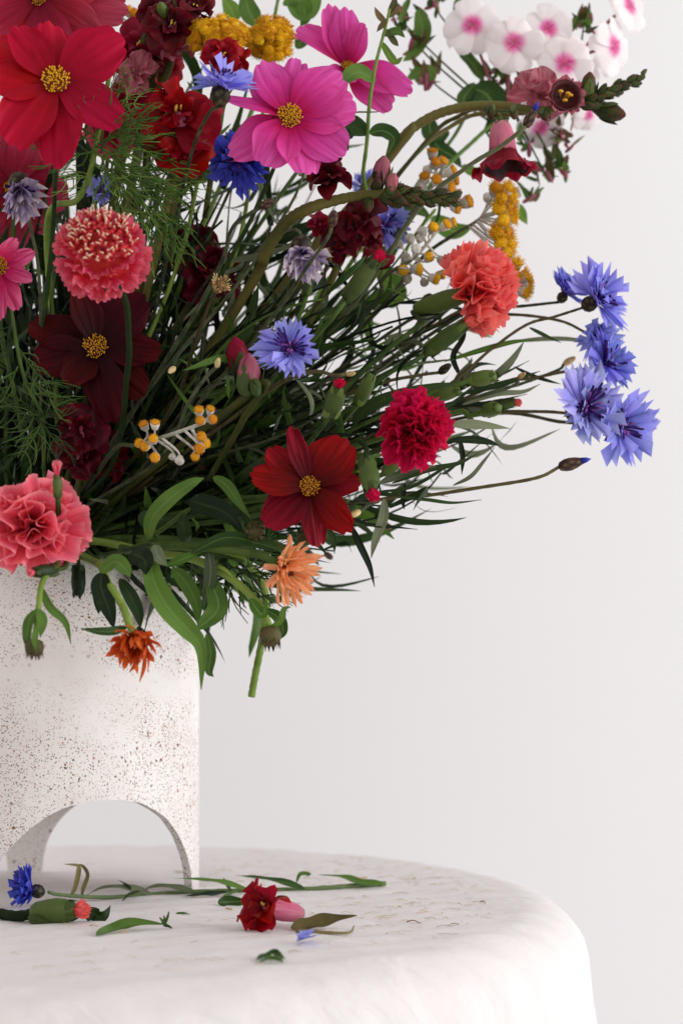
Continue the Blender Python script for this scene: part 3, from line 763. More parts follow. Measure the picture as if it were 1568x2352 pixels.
def snap_flower(T, Fm, R, mat, tube_mat='snap_tube', seed=0, n=5, tilt=10, tubeL=1.3, cal=True, calm='calyx_dark', pol=True, inner=True):
    """ruffled snapdragon bloom: tube behind, lobes in front"""
    r_ = random.Random(seed+19)
    tb = make_mesh('tube', *lathe([(.22, -tubeL), (.36, -tubeL*.8), (.42, -tubeL*.45), (.40, -.12), (.46, .08)], 12, .03, seed))
    tb_o = T.part('tube', tb, M[tube_mat], Fm @ Matrix.Scale(R, 4))
    for i in range(n):
        ang = i*360/n+r_.uniform(-26, 26); lf = R*r_.uniform(.75, 1.2)
        T.part('lobe', SNAP[(i+seed) % 6], M[mat], Fm @ petalM(ang, tilt+r_.uniform(-30, 45), lf, lf*r_.uniform(.8, 1.3), r_.uniform(-45, 45), R*.16, 0))
    if inner:
        for i in range(5):
            ang = i*72+r_.uniform(-25, 25)+40; lf = R*r_.uniform(.42, .72)
            T.part('lobe', SNAP[(i+seed+3) % 6], M[mat], Fm @ petalM(ang, 50+r_.uniform(-22, 24), lf, lf*r_.uniform(.8, 1.2), r_.uniform(-25, 25), R*.06, 0))
    if cal:
        for i in range(5):
            T.part('sepal', SEP[i % 4], M[calm], Fm @ petalM(i*72+15, 72, R*.55, R*.8, 0, R*.16, -R*tubeL*1.02))
    if pol:
        mb = MB()
        for k in range(3):
            p = Vector((r_.uniform(-.12, .12), r_.uniform(-.1, .1), .12)); mb.add(*tube([p, p+Vector((.02, .06, .12)), p+Vector((.05, .12, .14))], .05, .04, 5))
        T.part('anthers', mb.mesh('anthers'), M['pollen'], Fm @ Matrix.Scale(R, 4), stuff=True)
def blob_bud_mesh(seed):
    r_ = random.Random(seed)
    return make_mesh('bud', *lathe([(.08, -.9), (.40, -.7), (.55, -.25), (.52, .2), (.36, .62), (.12, .9), (.02, .95)], 9, .08, seed))
SBUD = [blob_bud_mesh(i) for i in range(3)]

# ================================================================== THE BOUQUET
# ---- cosmos
cosmos('cosmos_flower', 'large bright red cosmos with yellow centre, fully open, above the feathery green foliage', 128, 187, 83, 165, M['red_cosmos'],
       [(-38, .88, .72, 4), (-4, .85, .82, 6), (54, 1.08, .80, 2), (96, .62, .8, -4), (126, 1.02, .74, -6), (176, 1.18, .70, -4), (212, 1.10, .78, 0), (268, .95, .86, 5), (306, 1.0, .8, 4)], 4, 8, discpx=37, seed=1)
cosmos('cosmos_flower', 'faded dusky red cosmos with curled petals, behind and above the bright red cosmos', 88, -10, 93, 185, M['dusky_red'],
       [(20, .8, .8, 15), (65, .95, .75, 5), (98, 1.05, .7, 0), (130, .9, .8, 10), (165, .9, .8, 5), (205, .9, .9, 0), (255, 1, .8, 0), (310, .9, .8, 10)], 5, -12, discpx=24, seed=2)
cosmos('cosmos_flower', 'dark dusky red cosmos behind the withered cornflower, below the bright red cosmos', 25, 430, 97, 150, M['dusky_red'],
       [(10, .85, .9, 0), (50, .9, .9, -5), (92, .85, .95, -8), (130, .8, .9, -8), (178, .9, .9, 0), (225, .8, .9, 0), (280, .9, .9, 0), (325, .9, .9, 0)], 20, -20, discpx=20, seed=3)
cosmos('cosmos_flower', 'vivid magenta pink cosmos with yellow centre, fully open, below the cupped pink cosmos', 665, 268, 84, 145, M['pink_cosmos'],
       [(-22, .92, .88, 6), (8, 1.0, .60, -6, 0, 2), (48, 1.04, .92, 4), (84, 1.02, .92, 2), (122, 1.0, .88, -2), (163, .95, .95, 4), (205, .92, .98, 6), (246, 1.05, .75, -12, 0, 2), (277, 1.02, .48, 10, 30), (318, .82, .8, 4)], 4, 4, discpx=32, seed=4)
cosmos('cosmos_flower', 'pink cosmos with cupped petals turned half away, in front of a leafy green stem', 797, 152, 97, 140, M['pink_cosmos'],
       [(298, .98, .62, 22, 25), (338, .98, .60, 40), (2, .86, .74, 48), (38, .70, .72, 52), (112, 1.12, .66, -8), (138, 1.02, .60, -14), (160, .5, .6, 10), (250, .3, .5, 20)], -6, 28, discpx=16, seed=5)
cosmos('cosmos_flower', 'deep burgundy cosmos with orange centre, in the shade under the scabious', 220, 797, 91, 152, M['burgundy'],
       [(-14, .86, .72, 10, 20), (40, 1.02, .86, 2), (94, .95, .72, 0), (133, .98, .78, -4), (168, 1.10, .72, -2), (214, .72, .86, 14), (251, .92, .80, 6), (292, 1.02, .72, 0)], 0, 5, discpx=32, seed=6)
cosmos('cosmos_flower', 'dark crimson cosmos with yellow centre, just above the peach calendula', 710, 1118, 83, 132, M['crimson_dark'],
       [(-17, 1.04, .42, 0), (38, 1.02, 1.0, 4), (86, .86, .6, -4, 0, 2), (134, 1.02, .70, 6, 20), (170, 1.0, .55, -10, 0, 2), (226, 1.0, .86, 6), (284, .98, .78, 8), (312, .92, .7, 4)], 4, 2, discpx=27, seed=7)
cosmos('cosmos_flower', 'pink cosmos with pale striped petals, left of the round scabious', -8, 612, 84, 105, M['striped_pink'],
       [(35, .7, .6, 10), (68, .85, .55, 10, 20), (108, .75, .6, 0), (150, .95, .6, -10), (178, 1.1, .45, -8), (240, .9, .6, 0), (300, .9, .6, 0)], 15, 0, discpx=28, seed=8)

# ---- scabious
def scabious(label, px, py, d, diam, a, b, via):
    r_ = random.Random(4); H = P(px, py, d); R = PX(diam/2, d); Fm = frame(H, a, b); N = Nof(Fm)
    path = stem_path(H-N*R*.55, N, r_, via)
    T = Thing('scabious_flower', label, 'flower', path[-1])
    T.part('stem', make_mesh('stem', *tube(path, .0016, .0018)), M['stem_dark'])
    T.part('receptacle', make_mesh('receptacle', *lathe([(.1, -.6), (.5, -.45), (.72, -.1), (.66, .25), (.4, .5), (.1, .6)], 18)), M['scab_in'], Fm @ Matrix.Scale(R, 4))
    def fl(seed):
        q = random.Random(seed); ph = q.uniform(0, 6)
        def fn(u, t):
            s = u*2-1; w = .12+.40*max(0, t-.1)**.8
            lobe = .16*abs(math.sin(s*math.pi*1.5+1.57))
            return (s*w, t*(1-.15*s*s)+lobe*t**4-.08*t**4, .14*t*t*math.sin(s*6+ph)+.12*t*t)
        return make_mesh('floret', *grid(fn, 9, 6))
    FL = [fl(i) for i in range(5)]
    for ring, (n, lat, L) in enumerate([(20, -18, .42), (22, 4, .42), (22, 24, .38), (18, 42, .30), (14, 57, .26)]):
        for i in range(n):
            an = (i+.5*(ring % 2))*360/n+r_.uniform(-6, 6); la = math.radians(lat+r_.uniform(-6, 6))
            Mx = Fm @ Matrix.Rotation(math.radians(-an), 4, 'Z') @ Matrix.Translation((0, R*.62*math.cos(la), R*.58*math.sin(la))) @ Matrix.Rotation(la*.85+r_.uniform(-.25, .25), 4, 'X') @ Matrix.Rotation(r_.uniform(-.6, .6), 4, 'Y') @ Matrix.Scale(R*L*r_.uniform(.9, 1.15), 4)
            T.part('floret', FL[(i+ring) % 5], M['scab'], Mx)
    inn, fil = MB(), MB()
    for i in range(150):
        rr = math.sqrt((i+.5)/150)*.78*r_.uniform(.9, 1.08); an = i*2.39996+r_.uniform(-.5, .5); la = math.acos(min(1, rr))
        c = Vector((rr*math.cos(an)*.85, rr*math.sin(an)*.85, .62*math.sin(la)+.12)); o_ = Vector((c.x*.9, c.y*.9, .8)).normalized()
        inn.add(*tube([c, c+o_*.06, c+o_*.12], .03, .05, 5, rf=lambda t: .03+.022*t))
        if r_.random() < .75 and i > 6:
            s_ = Vector((r_.uniform(-1, 1), r_.uniform(-1, 1), 0))*.06
            fil.add(*tube([c+o_*.08, c+o_*.17+s_*.5, c+o_*.20+s_*1.6], .014, .02, 4, rf=lambda t: .015+.009*(t > .7)))
    T.part('inner_florets', inn.mesh('inner_florets'), M['scab_in'], Fm @ Matrix.Scale(R, 4), stuff=True)
    T.part('filaments', fil.mesh('filaments'), M['cream'], Fm @ Matrix.Scale(R, 4), stuff=True)
scabious('round coral pink scabious head with cream filaments, above the burgundy cosmos', 235, 585, 81, 210, 5, 24, [P(285, 680, 82.5), P(295, 760, 84), P(292, 860, 86), P(250, 1080, 92)])

# ---- cornflowers
cornflower('cornflower', 'single blue cornflower facing out among dark stems, beside a fringe of brown buds', 665, 800, 83, 162, a=4, b=6, seed=1, n=9, inner=0, tilt=6)
cornflower('cornflower', 'blue cornflower seen from the side on a hairy stem, between two red snapdragon blooms', 508, 198, 82, 165, a=18, b=62, seed=2, via=[P(478, 262, 83), P(440, 350, 85), P(400, 520, 88), P(330, 800, 93)], n=10, tilt=10, invs=.25)
cornflower('cornflower', 'dark blue cornflower tucked under the open magenta cosmos', 550, 366, 90, 160, 'cornflower_deep', a=-15, b=-35, seed=3, n=10)
cornflower('cornflower', 'small pale blue cornflower behind the feathery green foliage', 232, 440, 94, 90, 'cornflower', a=10, b=15, seed=4, n=8)
cornflower('cornflower', 'withered cornflower with white and violet florets hanging down, against dusky red petals', 44, 432, 86, 165, 'cornflower_faded', a=10, b=-58, seed=5, n=10, tilt=58, via=[P(70, 520, 87), P(90, 640, 89), P(95, 900, 94)], spread=1)
cornflower('cornflower', 'bright blue cornflower half hidden behind the dark snapdragon bloom', 880, 512, 98, 130, 'cornflower', a=30, b=-20, seed=6, n=9)
cornflower('cornflower', 'blue cornflower of which only a few florets show above the curved snapdragon stem', 838, 428, 103, 80, 'cornflower', a=0, b=20, seed=7, n=7)
cornflower('cornflower', 'withered cornflower with white petals drooping, above the outward facing blue cornflower', 692, 578, 87, 150, 'cornflower_faded', a=0, b=-55, seed=8, n=9, tilt=56, invs=.3)
cornflower('cornflower', 'blue cornflower turned away, left of the topmost bloom in the outer cluster', 1296, 674, 97, 135, 'cornflower_mid', a=30, b=40, invs=.17, seed=9, n=9, tilt=25, via=[P(1225, 700, 97), P(1100, 715, 97), P(900, 760, 97)], stem='stem_grey')
cornflower('cornflower', 'topmost blue cornflower of the outer cluster, facing sideways above the others', 1366, 690, 95, 195, a=48, b=18, invs=.17, seed=10, n=11, tilt=22, via=[P(1270, 728, 95), P(1210, 745, 95), P(1130, 800, 95), P(1000, 905, 95), P(700, 1080, 96)], stem='stem_brown', inner=6)
cornflower('cornflower', 'blue cornflower in the outer cluster hanging directly under the topmost bloom', 1366, 772, 97, 130, a=40, b=-25, invs=.17, seed=21, n=8, tilt=18, via=[P(1280, 735, 98), P(1150, 722, 98), P(1000, 745, 98)], stem='stem_brown', inner=2)
cornflower('cornflower', 'blue cornflower with dark stamens at the middle of the outer cluster', 1390, 835, 95, 165, 'cornflower_mid', a=42, b=20, invs=.17, seed=11, n=9, via=[P(1330, 848, 96), P(1240, 865, 96), P(1100, 900, 96), P(700, 1090, 97)], stem='stem_brown')
cornflower('cornflower', 'large blue cornflower facing out at the lower end of the outer cluster', 1342, 936, 92, 218, 'cornflower_pale', a=22, b=4, seed=12, n=9, tilt=10, via=[P(1250, 945, 94), P(1140, 948, 95), P(980, 960, 96)], stem='stem_brown', inner=2)
cornflower('cornflower', 'lowest blue cornflower of the outer cluster with violet stamens and ragged florets', 1424, 980, 93, 175, a=28, b=-10, seed=13, n=8, tilt=12, via=[P(1330, 952, 95), P(1150, 945, 96), P(980, 965, 97)], stem='stem_brown', inner=2)

# ---- cornflower buds and dry heads
cornflower_bud('slender brown cornflower bud with a blue tip on a long bare low stem', 1312, 1065, 90, 62, 72, 12, [P(1230, 1098, 90), P(1100, 1120, 91), P(980, 1138, 92), P(860, 1150, 93)], seed=1, sr=.0011)
cornflower_bud('hairy brown cornflower bud with a blue tip in front of the pink hanging snapdragon bell', 1218, 268, 90, 52, 35, 45, [P(1195, 300, 90), P(1150, 335, 90.5), P(1070, 385, 91), P(960, 480, 92), P(760, 760, 94)], seed=2, sr=.0012, stem='stem_grey')
cornflower_bud('small scaly cornflower bud at the outermost tip beside the lowest blue cornflower', 1474, 1010, 97, 34, 60, 10, [P(1440, 1000, 97), P(1300, 970, 98), P(1000, 975, 98)], tip=None, seed=3)
cornflower_bud('dark scaly cornflower bud beside the smooth green carnation buds', 1022, 846, 93, 42, 40, 20, [P(960, 862, 93), P(860, 885, 93), P(700, 960, 94)], tip=None, seed=4, mat='involucre')
cornflower_bud('fluffy pinkish brown cornflower bud in front of the dark snapdragon bloom', 765, 500, 83, 48, 10, 30, [P(752, 545, 83.5), P(700, 620, 85), P(600, 760, 88)], tip=None, seed=5, stem='stem_grey')
cornflower_bud('reddish brown cornflower bud on a bent grey stem under the magenta cosmos', 614, 467, 84, 44, 55, 15, [P(570, 492, 84), P(530, 530, 85), P(470, 680, 88)], tip=None, seed=6, stem='stem_grey')
cornflower_bud('dry shaggy brown seed head on a thin stem right of the burgundy cosmos', 504, 657, 86, 52, 20, 10, [P(478, 705, 87), P(450, 780, 88), P(380, 960, 92)], tip=None, seed=7, mat='dry_head', stem='stem_brown', name='seed_head')
cornflower_bud('small tan button on a bowed pale stem right of the burgundy cosmos', 394, 850, 87, 30, -30, -35, [P(405, 820, 87), P(440, 782, 88), P(465, 790, 89), P(400, 1000, 93)], tip=None, seed=8, mat='dry_tan', stem='stem_grey', name='seed_head')
cornflower_bud('small tan button on a straight stem left of the outward facing blue cornflower', 500, 832, 86, 28, 20, 40, [P(470, 870, 87), P(430, 930, 88), P(360, 1060, 92)], tip=None, seed=9, mat='dry_tan', stem='stem_grey', name='seed_head')
cornflower_bud('tiny dry tan button below the outward facing blue cornflower', 806, 858, 84, 26, 60, 0, [P(770, 862, 84), P(700, 858, 86), P(560, 940, 90)], tip=None, seed=10, mat='dry_tan', stem='stem_brown', name='seed_head')
cornflower_bud('small woolly bud right of the crimson cosmos petals', 815, 1180, 85, 34, -50, -25, [P(845, 1160, 86), P(860, 1150, 88), P(700, 1170, 92)], tip=None, seed=11, mat='dry_tan', stem='stem_grey', name='seed_head')
cornflower_bud('dry shaggy head beside the withered white cornflower', 742, 588, 90, 44, 15, -10, None, tip=None, seed=12, mat='dry_head', stem='stem_brown', name='seed_head')
cornflower_bud('round pale tan bud beyond the smooth green carnation buds', 1198, 862, 94, 26, 40, 20, [P(1180, 885, 94), P(1100, 910, 94), P(900, 980, 95)], tip=None, seed=13, mat='dry_tan', stem='stem_grey', name='seed_head')
cornflower_bud('cream tipped bud beside the stem of the middle cornflower of the outer cluster', 1308, 828, 98, 34, 62, 25, [P(1280, 850, 98), P(1200, 880, 98), P(1000, 950, 98)], tip=None, seed=14, mat='dry_tan', stem='stem_grey', name='seed_head')

# ---- carnations
carnation('ruffled coral orange carnation facing sideways, in front of the yellow button clusters', 1100, 664, 92, 200, 'coral', 60, 10, [P(960, 745, 92), P(880, 810, 92), P(700, 960, 93)], seed=1, n=64)
carnation('ruffled deep crimson carnation facing out, at the right of the dark crimson cosmos', 952, 985, 84, 168, 'crimson', 18, 6, [P(800, 1060, 88), P(600, 1160, 92)], seed=2, n=56, pw=.9)
carnation('large frilled salmon pink carnation hanging over the vase rim', 72, 1206, 82, 244, 'pink_carn', 8, 2, None, seed=3, n=40, pw=1.15, pm=CARNB, calm='calyx_dark', squash=.80)
# ---- carnation buds
carn_bud('plump green carnation bud opening with a magenta tip, left of the crimson carnation', 768, 920, 83, 78, 22, 45, [P(735, 985, 85), P(680, 1040, 88), P(500, 1160, 93)], 'crimson', 1, wide=1.05, open_=.6)
carn_bud('nodding green carnation bud with a magenta tip pointing down beside the crimson cosmos', 848, 1095, 82, 92, 12, -52, [P(835, 1020, 85), P(780, 1030, 88), P(560, 1170, 93)], 'crimson', 2, wide=.95, open_=.7)
carn_bud('small salmon carnation bud standing on top of the salmon pink carnation', 132, 1116, 80, 52, 5, 65, None, 'pink_carn', 3, calm='calyx_dark', wide=.8, open_=1.5)
carn_bud('salmon carnation bud just under the salmon pink carnation, against the vase', 103, 1312, 81, 66, -40, -8, [P(150, 1300, 83), P(150, 1270, 87)], 'pink_carn', 4, calm='calyx_dark', wide=.9, open_=.6)
carn_bud('smooth closed green carnation bud with a pointed tip among grassy leaves', 1108, 868, 92, 66, 65, 5, [P(1060, 880, 92), P(960, 915, 92), P(760, 1010, 93)], None, 5, wide=1.0)
carn_bud('round closed olive green carnation bud pointing towards the viewer above the crimson carnation', 1130, 940, 90, 56, 30, 0, [P(1080, 955, 91), P(960, 975, 92)], None, 6, wide=1.15)
carn_bud('olive carnation bud with a coral tip behind the round closed olive bud', 1148, 930, 95, 74, 70, 5, [P(1080, 950, 95), P(940, 975, 95)], 'coral', 7, wide=.7, open_=.5)
carn_bud('long dark green carnation bud with a coral tip under the coral carnation', 1025, 775, 92, 118, 60, 28, [P(950, 830, 92), P(880, 865, 92), P(740, 980, 93)], 'coral', 8, wide=.62, open_=.45)
carn_bud('long green carnation bud with a red tip left of the silvery button sprays', 830, 640, 88, 120, 48, 40, [P(770, 720, 88), P(700, 800, 90), P(560, 960, 93)], 'crimson', 9, wide=.62, open_=.5, calm='calyx_dark')
carn_bud('closed green carnation bud behind the plump magenta tipped bud', 838, 893, 87, 78, 35, 50, [P(800, 950, 88), P(700, 1040, 91)], None, 10, wide=.8)
carn_bud('closed green carnation bud left of the crimson carnation top', 1020, 905, 92, 80, 66, 10, [P(960, 925, 92), P(820, 980, 93)], None, 11, wide=.72)
carn_bud('small green carnation bud under the crimson carnation', 900, 1070, 87, 60, 40, 30, [P(850, 1100, 88), P(760, 1120, 90)], None, 12, wide=.9)
carn_bud('slim green carnation bud below the withered white cornflower', 708, 640, 88, 74, 15, 62, None, None, 13, wide=.7)
carn_bud('dark glossy green bud hanging over the vase rim beside the salmon pink carnation', 180, 1335, 84, 72, 10, -78, [P(178, 1290, 86), P(170, 1280, 90)], None, 14, wide=.85, calm='leaf_dark')

# ---- snapdragons
def snap_stalk(label, pts, r0, r1, blooms=(), buds=(), seed=0, tip=None, name='snapdragon_stalk', group='snapdragon stalks in the bouquet', stem='stem_snap'):
    r_ = random.Random(seed+3); W_ = [P(*p) for p in pts]
    Q, B = neck_route(W_[0], r_)
    path = catmull([B, Q] + W_[::-1] if False else W_[::-1] and [W_[-1]] + W_[-2::-1] + [Q, B], 12*len(W_)+16)
    T = Thing(name, label, 'flower', path[-1], group)
    T.part('stem', make_mesh('stem', *tube(path, r0, r1, 9, rf=lambda t: r0+(r1-r0)*min(1, t*2.2)*(1 if t < .6 else 1-.5*(t-.6)/.4))), M[stem])
    if tip:
        n, i1, s0, s1 = tip
        for i in range(n):
            t = i/n; k = int(i1*t); c = path[k]; tg = (path[max(0, k-1)]-path[k+1]).normalized(); rd = Vector((math.cos(i*2.4), math.sin(i*2.4)*.8, math.sin(i*2.4+1.1))); rd = (rd-tg*rd.dot(tg)).normalized()
            s = PX((s0+(s1-s0)*t)/2, 92)*r_.uniform(.85, 1.15); D = (tg*.9+rd*(.35+.5*t)).normalized(); ce = c+rd*s*.75+tg*s*.2
            Fm = Matrix.Translation(ce) @ D.to_track_quat('Z', 'Y').to_matrix().to_4x4()
            bo = T.part('bud', SBUD[r_.randrange(3)], M['snap_bud'], Fm @ Matrix.Scale(s, 4))
            for j in range(3):
                T.part('sepal', SEP[j], M['calyx_dark'], Fm @ petalM(j*120+r_.uniform(-30, 30), 74, s*1.5, s*2.3, 0, s*.46, -s*.85), bo)
    for (x, y, d, L, a, b, *m) in buds:
        Fm = frame(P(x, y, d), a, b, r_.uniform(0, 90)); s = PX(L/2, d)*1.2
        bo = T.part('bud', SBUD[r_.randrange(3)], M[m[0] if m else 'snap_bud'], Fm @ Matrix.Scale(s, 4))
        for i in range(4):
            T.part('sepal', SEP[i % 4], M['calyx_dark'], Fm @ petalM(i*90+r_.uniform(-20, 20), 70, s*1.25, s*2.1, 0, s*.42, -s*.8), bo)
    for k, (x, y, d, dia, a, b, mat, kw) in enumerate(blooms):
        snap_flower(T, frame(P(x, y, d), a, b, kw.pop('roll', r_.uniform(0, 90))), PX(dia/2, d), mat, seed=seed*7+k, **kw)
    return T
snap_stalk('arching green snapdragon stalk with seed cups and a dark tight tip, reaching under the phlox', 
    [(885, 375, 96), (920, 318, 96), (985, 270, 96), (1060, 246, 96), (1150, 242, 96), (1235, 252, 96), (1330, 240, 96), (1400, 208, 96), (1480, 172, 96)], .0010, .0030,
    [(1238, 215, 97, 96, 20, 25, 'snap_dusty', dict(tubeL=.9, tilt=30, tube_mat='snap_tube', pol=False))],
    [(1405, 258, 96, 62, 60, -20), (1385, 252, 97, 56, 40, -40), (1350, 200, 96, 60, 15, 72), (1180, 258, 94.5, 34, 0, -70), (1250, 262, 95, 36, 20, -60), (1128, 258, 95, 36, 0, -70)], seed=1, tip=(22, 26, 24, 44))
snap_stalk('thick bent olive snapdragon stalk lying across the bouquet with a dark budded tip',
    [(560, 680, 92), (605, 590, 90), (650, 520, 89), (700, 482, 88), (780, 457, 88), (860, 445, 88), (940, 448, 88), (1045, 456, 88)], .0018, .0034,
    [(755, 412, 87, 92, 0, 30, 'snap_dark', dict(tubeL=.6, tilt=50, tube_mat='snap_dusty'))],
    [(878, 392, 88, 62, 10, 55, 'snap_dusty'), (900, 420, 87, 46, 15, 40, 'snap_dusty'), (865, 425, 88, 44, 0, 20), (845, 470, 88, 40, 0, -60)], seed=2, tip=(26, 22, 26, 42))
snap_stalk('bright red ruffled snapdragon bloom left of the hairy cornflower stem', [(415, 330, 88), (412, 420, 90), (390, 600, 93)], .0020, .0026,
    [(408, 262, 86, 150, 0, 10, 'snap_red', dict(tubeL=.7, tilt=20)), (420, 335, 86.5, 120, 5, -10, 'snap_red', dict(tubeL=.7, tilt=12)), (380, 290, 88, 110, -20, 0, 'snap_red', dict(tubeL=.7))], [], seed=3)
snap_stalk('red ruffled snapdragon bloom just above the sideways blue cornflower, under the yellow flower heads', [(520, 150, 92), (510, 240, 93), (470, 500, 95)], .0018, .0026,
    [(512, 130, 87.5, 84, 10, 10, 'snap_red', dict(tubeL=.7, tilt=25)), (545, 132, 88.5, 54, 30, 0, 'snap_red', dict(tubeL=.7, pol=False))], [], seed=4)
snap_stalk('dark maroon snapdragon spike with seed cups and yellow stamens, reaching above the red blooms', [(395, -20, 92), (400, 60, 92), (385, 160, 92), (350, 230, 93), (330, 420, 95)], .0018, .0028,
    [(396, 62, 90, 100, -5, 15, 'snap_dark', dict(tubeL=.6, tilt=38)), (355, 30, 91, 70, -20, 20, 'snap_dark', dict(tubeL=.6, tilt=30)), (445, 20, 91, 84, 20, 30, 'snap_dark', dict(tubeL=.6, tilt=55, tube_mat='snap_dusty')), (400, 110, 91, 70, 10, -10, 'snap_dusty', dict(tubeL=.6, tilt=50))],
    [(372, 22, 89.5, 40, -5, 20, 'calyx'), (430, 60, 91, 44, 30, 20), (420, -10, 91, 44, 10, 50), (470, 50, 92, 40, 60, 0)], seed=5)
snap_stalk('dusky red snapdragon blooms with pink throats, right of the bright red cosmos', [(320, 150, 92), (325, 260, 93), (300, 460, 95)], .002, .0028,
    [(318, 112, 92, 130, 0, 20, 'snap_berry', dict(tubeL=.6, tilt=0, tube_mat='snap_dusty')), (372, 145, 93, 100, 30, 0, 'dusky_red', dict(tubeL=.6, pol=False, tilt=0)), (318, 172, 91, 84, 0, -10, 'snap_dusty', dict(tubeL=.6, pol=False, tilt=40)), (285, 235, 92.5, 100, -10, -20, 'snap_berry', dict(tubeL=.6, pol=False)), (258, 300, 94, 110, -5, -25, 'dusky_red', dict(tubeL=.6, pol=False, tilt=0)), (330, 230, 95, 90, 0, -20, 'snap_dark', dict(tubeL=.6, pol=False))], [], seed=6)
snap_stalk('dark velvety snapdragon blooms below the bent olive stalk, beside the half hidden cornflower', [(812, 500, 92), (780, 600, 92), (700, 760, 93)], .002, .0028,
    [(822, 505, 90, 100, 10, 20, 'snap_dark', dict(tubeL=.6, pol=False)), (792, 545, 90, 90, -10, -10, 'snap_dark', dict(tubeL=.6, pol=False)), (845, 540, 91, 70, 30, -20, 'snap_dark', dict(tubeL=.6, pol=False)), (735, 515, 92, 60, -20, 0, 'snap_berry', dict(tubeL=.6, pol=False))], [(885, 600, 92, 44, 70, 20, 'snap_berry')], seed=7)
snap_stalk('closed berry red snapdragon buds with olive calyxes, left of the outward facing cornflower', [(580, 900, 87), (560, 960, 88), (480, 1100, 92)], .0018, .0024,
    [], [(548, 820, 88, 84, -20, 60, 'snap_berry'), (572, 862, 87, 90, 0, 70, 'snap_dusty'), (586, 892, 86, 48, 20, -50, 'calyx')], seed=8)
snap_stalk('dark red snapdragon blooms in deep shade between the burgundy cosmos and the salmon carnation', [(190, 1000, 92), (185, 1080, 93), (170, 1180, 95)], .002, .0026,
    [(185, 985, 91, 110, 0, 10, 'snap_dark', dict(tubeL=.5, pol=False)), (180, 1050, 92, 100, -10, -20, 'snap_dark', dict(tubeL=.5, pol=False)), (245, 1050, 94, 100, 20, 0, 'snap_dark', dict(tubeL=.5, pol=False))], [], seed=9)
snap_stalk('nearly black red snapdragon blooms behind the dry shaggy seed head', [(470, 640, 96), (450, 740, 96), (400, 900, 97)], .002, .0026,
    [(485, 625, 95, 120, 10, 10, 'snap_dark', dict(tubeL=.5, pol=False)), (445, 570, 98, 110, 0, 0, 'burgundy', dict(tubeL=.5, pol=False)), (450, 690, 97, 90, 0, 0, 'burgundy', dict(tubeL=.5, pol=False))], [], seed=10)
def bell():
    d = 94; H = P(1150, 285, d); R = PX(56, d); r_ = random.Random(6)
    path = stem_path(H, Vector((0, 0, -1)), r_, [P(1140, 262, 95), P(1060, 262, 98), P(900, 420, 99)])
    T = Thing('snapdragon_bell', 'hanging snapdragon bell with pink tube and dark red skirt under the arching stalk', 'flower', path[-1])
    T.part('stem', make_mesh('stem', *tube(path, .0012, .0016)), M['stem_snap'])
    Fm = Matrix.Translation(H) @ Matrix.Rotation(math.radians(4), 4, 'X') @ Matrix.Rotation(math.radians(-4), 4, 'Y')
    T.part('tube', make_mesh('tube', *lathe([(.30, .12), (.44, -.15), (.52, -.5), (.56, -.95), (.60, -1.12)], 18, .02, 2)), M['snap_tube'], Fm @ Matrix.Scale(R, 4))
    def sk(u, t):
        a = u*2*math.pi; r = .58+.52*t**1.15+.10*t*math.sin(a*5+1)+.05*t*math.sin(a*9); z = -1.08-.78*t**.85+.16*t*math.sin(a*5+2.2)+.05*t*math.sin(a*11)
        return (r*math.cos(a), r*math.sin(a), z)
    T.part('skirt', make_mesh('skirt', *grid(sk, 60, 8)), M['snap_berry'], Fm @ Matrix.Scale(R, 4))
    for i in range(4):
        T.part('lobe', SNAP[i], M['snap_berry'], Fm @ Matrix.Translation((0, 0, -R*1.62)) @ petalM(i*90+30, -28, R*.5, R*.7, 0, R*.95, 0))
    T.part('throat', make_mesh('throat', *grid(lambda u, t: tuple(c*k for c, k in zip(sk(u, t*.93), (.93, .93, 1))), 60, 8)), M['cup_in'], Fm @ Matrix.Scale(R, 4))
    for i in range(5): T.part('sepal', SEP[i % 4], M['calyx_dark'], Fm @ Matrix.Rotation(math.pi, 4, 'X') @ petalM(i*72, 72, R*.55, R*1.2, 0, R*.30, -R*.14))
bell()
# open seed cup on the arching stalk's outer end
def seed_cup():
    d = 95; H = P(1297, 222, d); Fm = frame(H, 10, 5); R = PX(38, d); r_ = random.Random(2)
    path = stem_path(H-Nof(Fm)*R*.6, Nof(Fm), r_, [P(1290, 245, 97), P(1180, 262, 99), P(1050, 280, 100), P(850, 480, 99)])
    T = Thing('snapdragon_cup', 'open maroon snapdragon cup showing yellow stamens, on the arching stalk under the phlox', 'flower', path[-1])
    T.part('stem', make_mesh('stem', *tube(path, .0012, .0018)), M['stem_snap'])
    T.part('cup', make_mesh('cup', *lathe([(.25, -.75), (.75, -.5), (.95, -.05), (.98, .22), (.88, .24), (.80, -.05), (.6, -.35), (.1, -.4)], 16, .04, 3)), M['cup_in'], Fm @ Matrix.Scale(R, 4))
    for i in range(6): T.part('lobe', SNAP[i], M['snap_dusty'], Fm @ petalM(i*60, 72, R*.55, R*.75, 0, R*.86, -R*.15))
    mb = MB()
    for (x, y) in ((.3, .1), (-.05, -.25), (-.3, .3), (.15, .2)):
        mb.add(*tube([Vector((x*.5, y*.5, -.4)), Vector((x, y, .05))], .05, .06, 5)); mb.add(*tube([Vector((x-.12, y-.02, .06)), Vector((x, y+.03, .12)), Vector((x+.14, y, .06))], .10, .08, 6))
    T.part('anthers', mb.mesh('anthers'), M['pollen'], Fm @ Matrix.Scale(R, 4), stuff=True)
seed_cup()

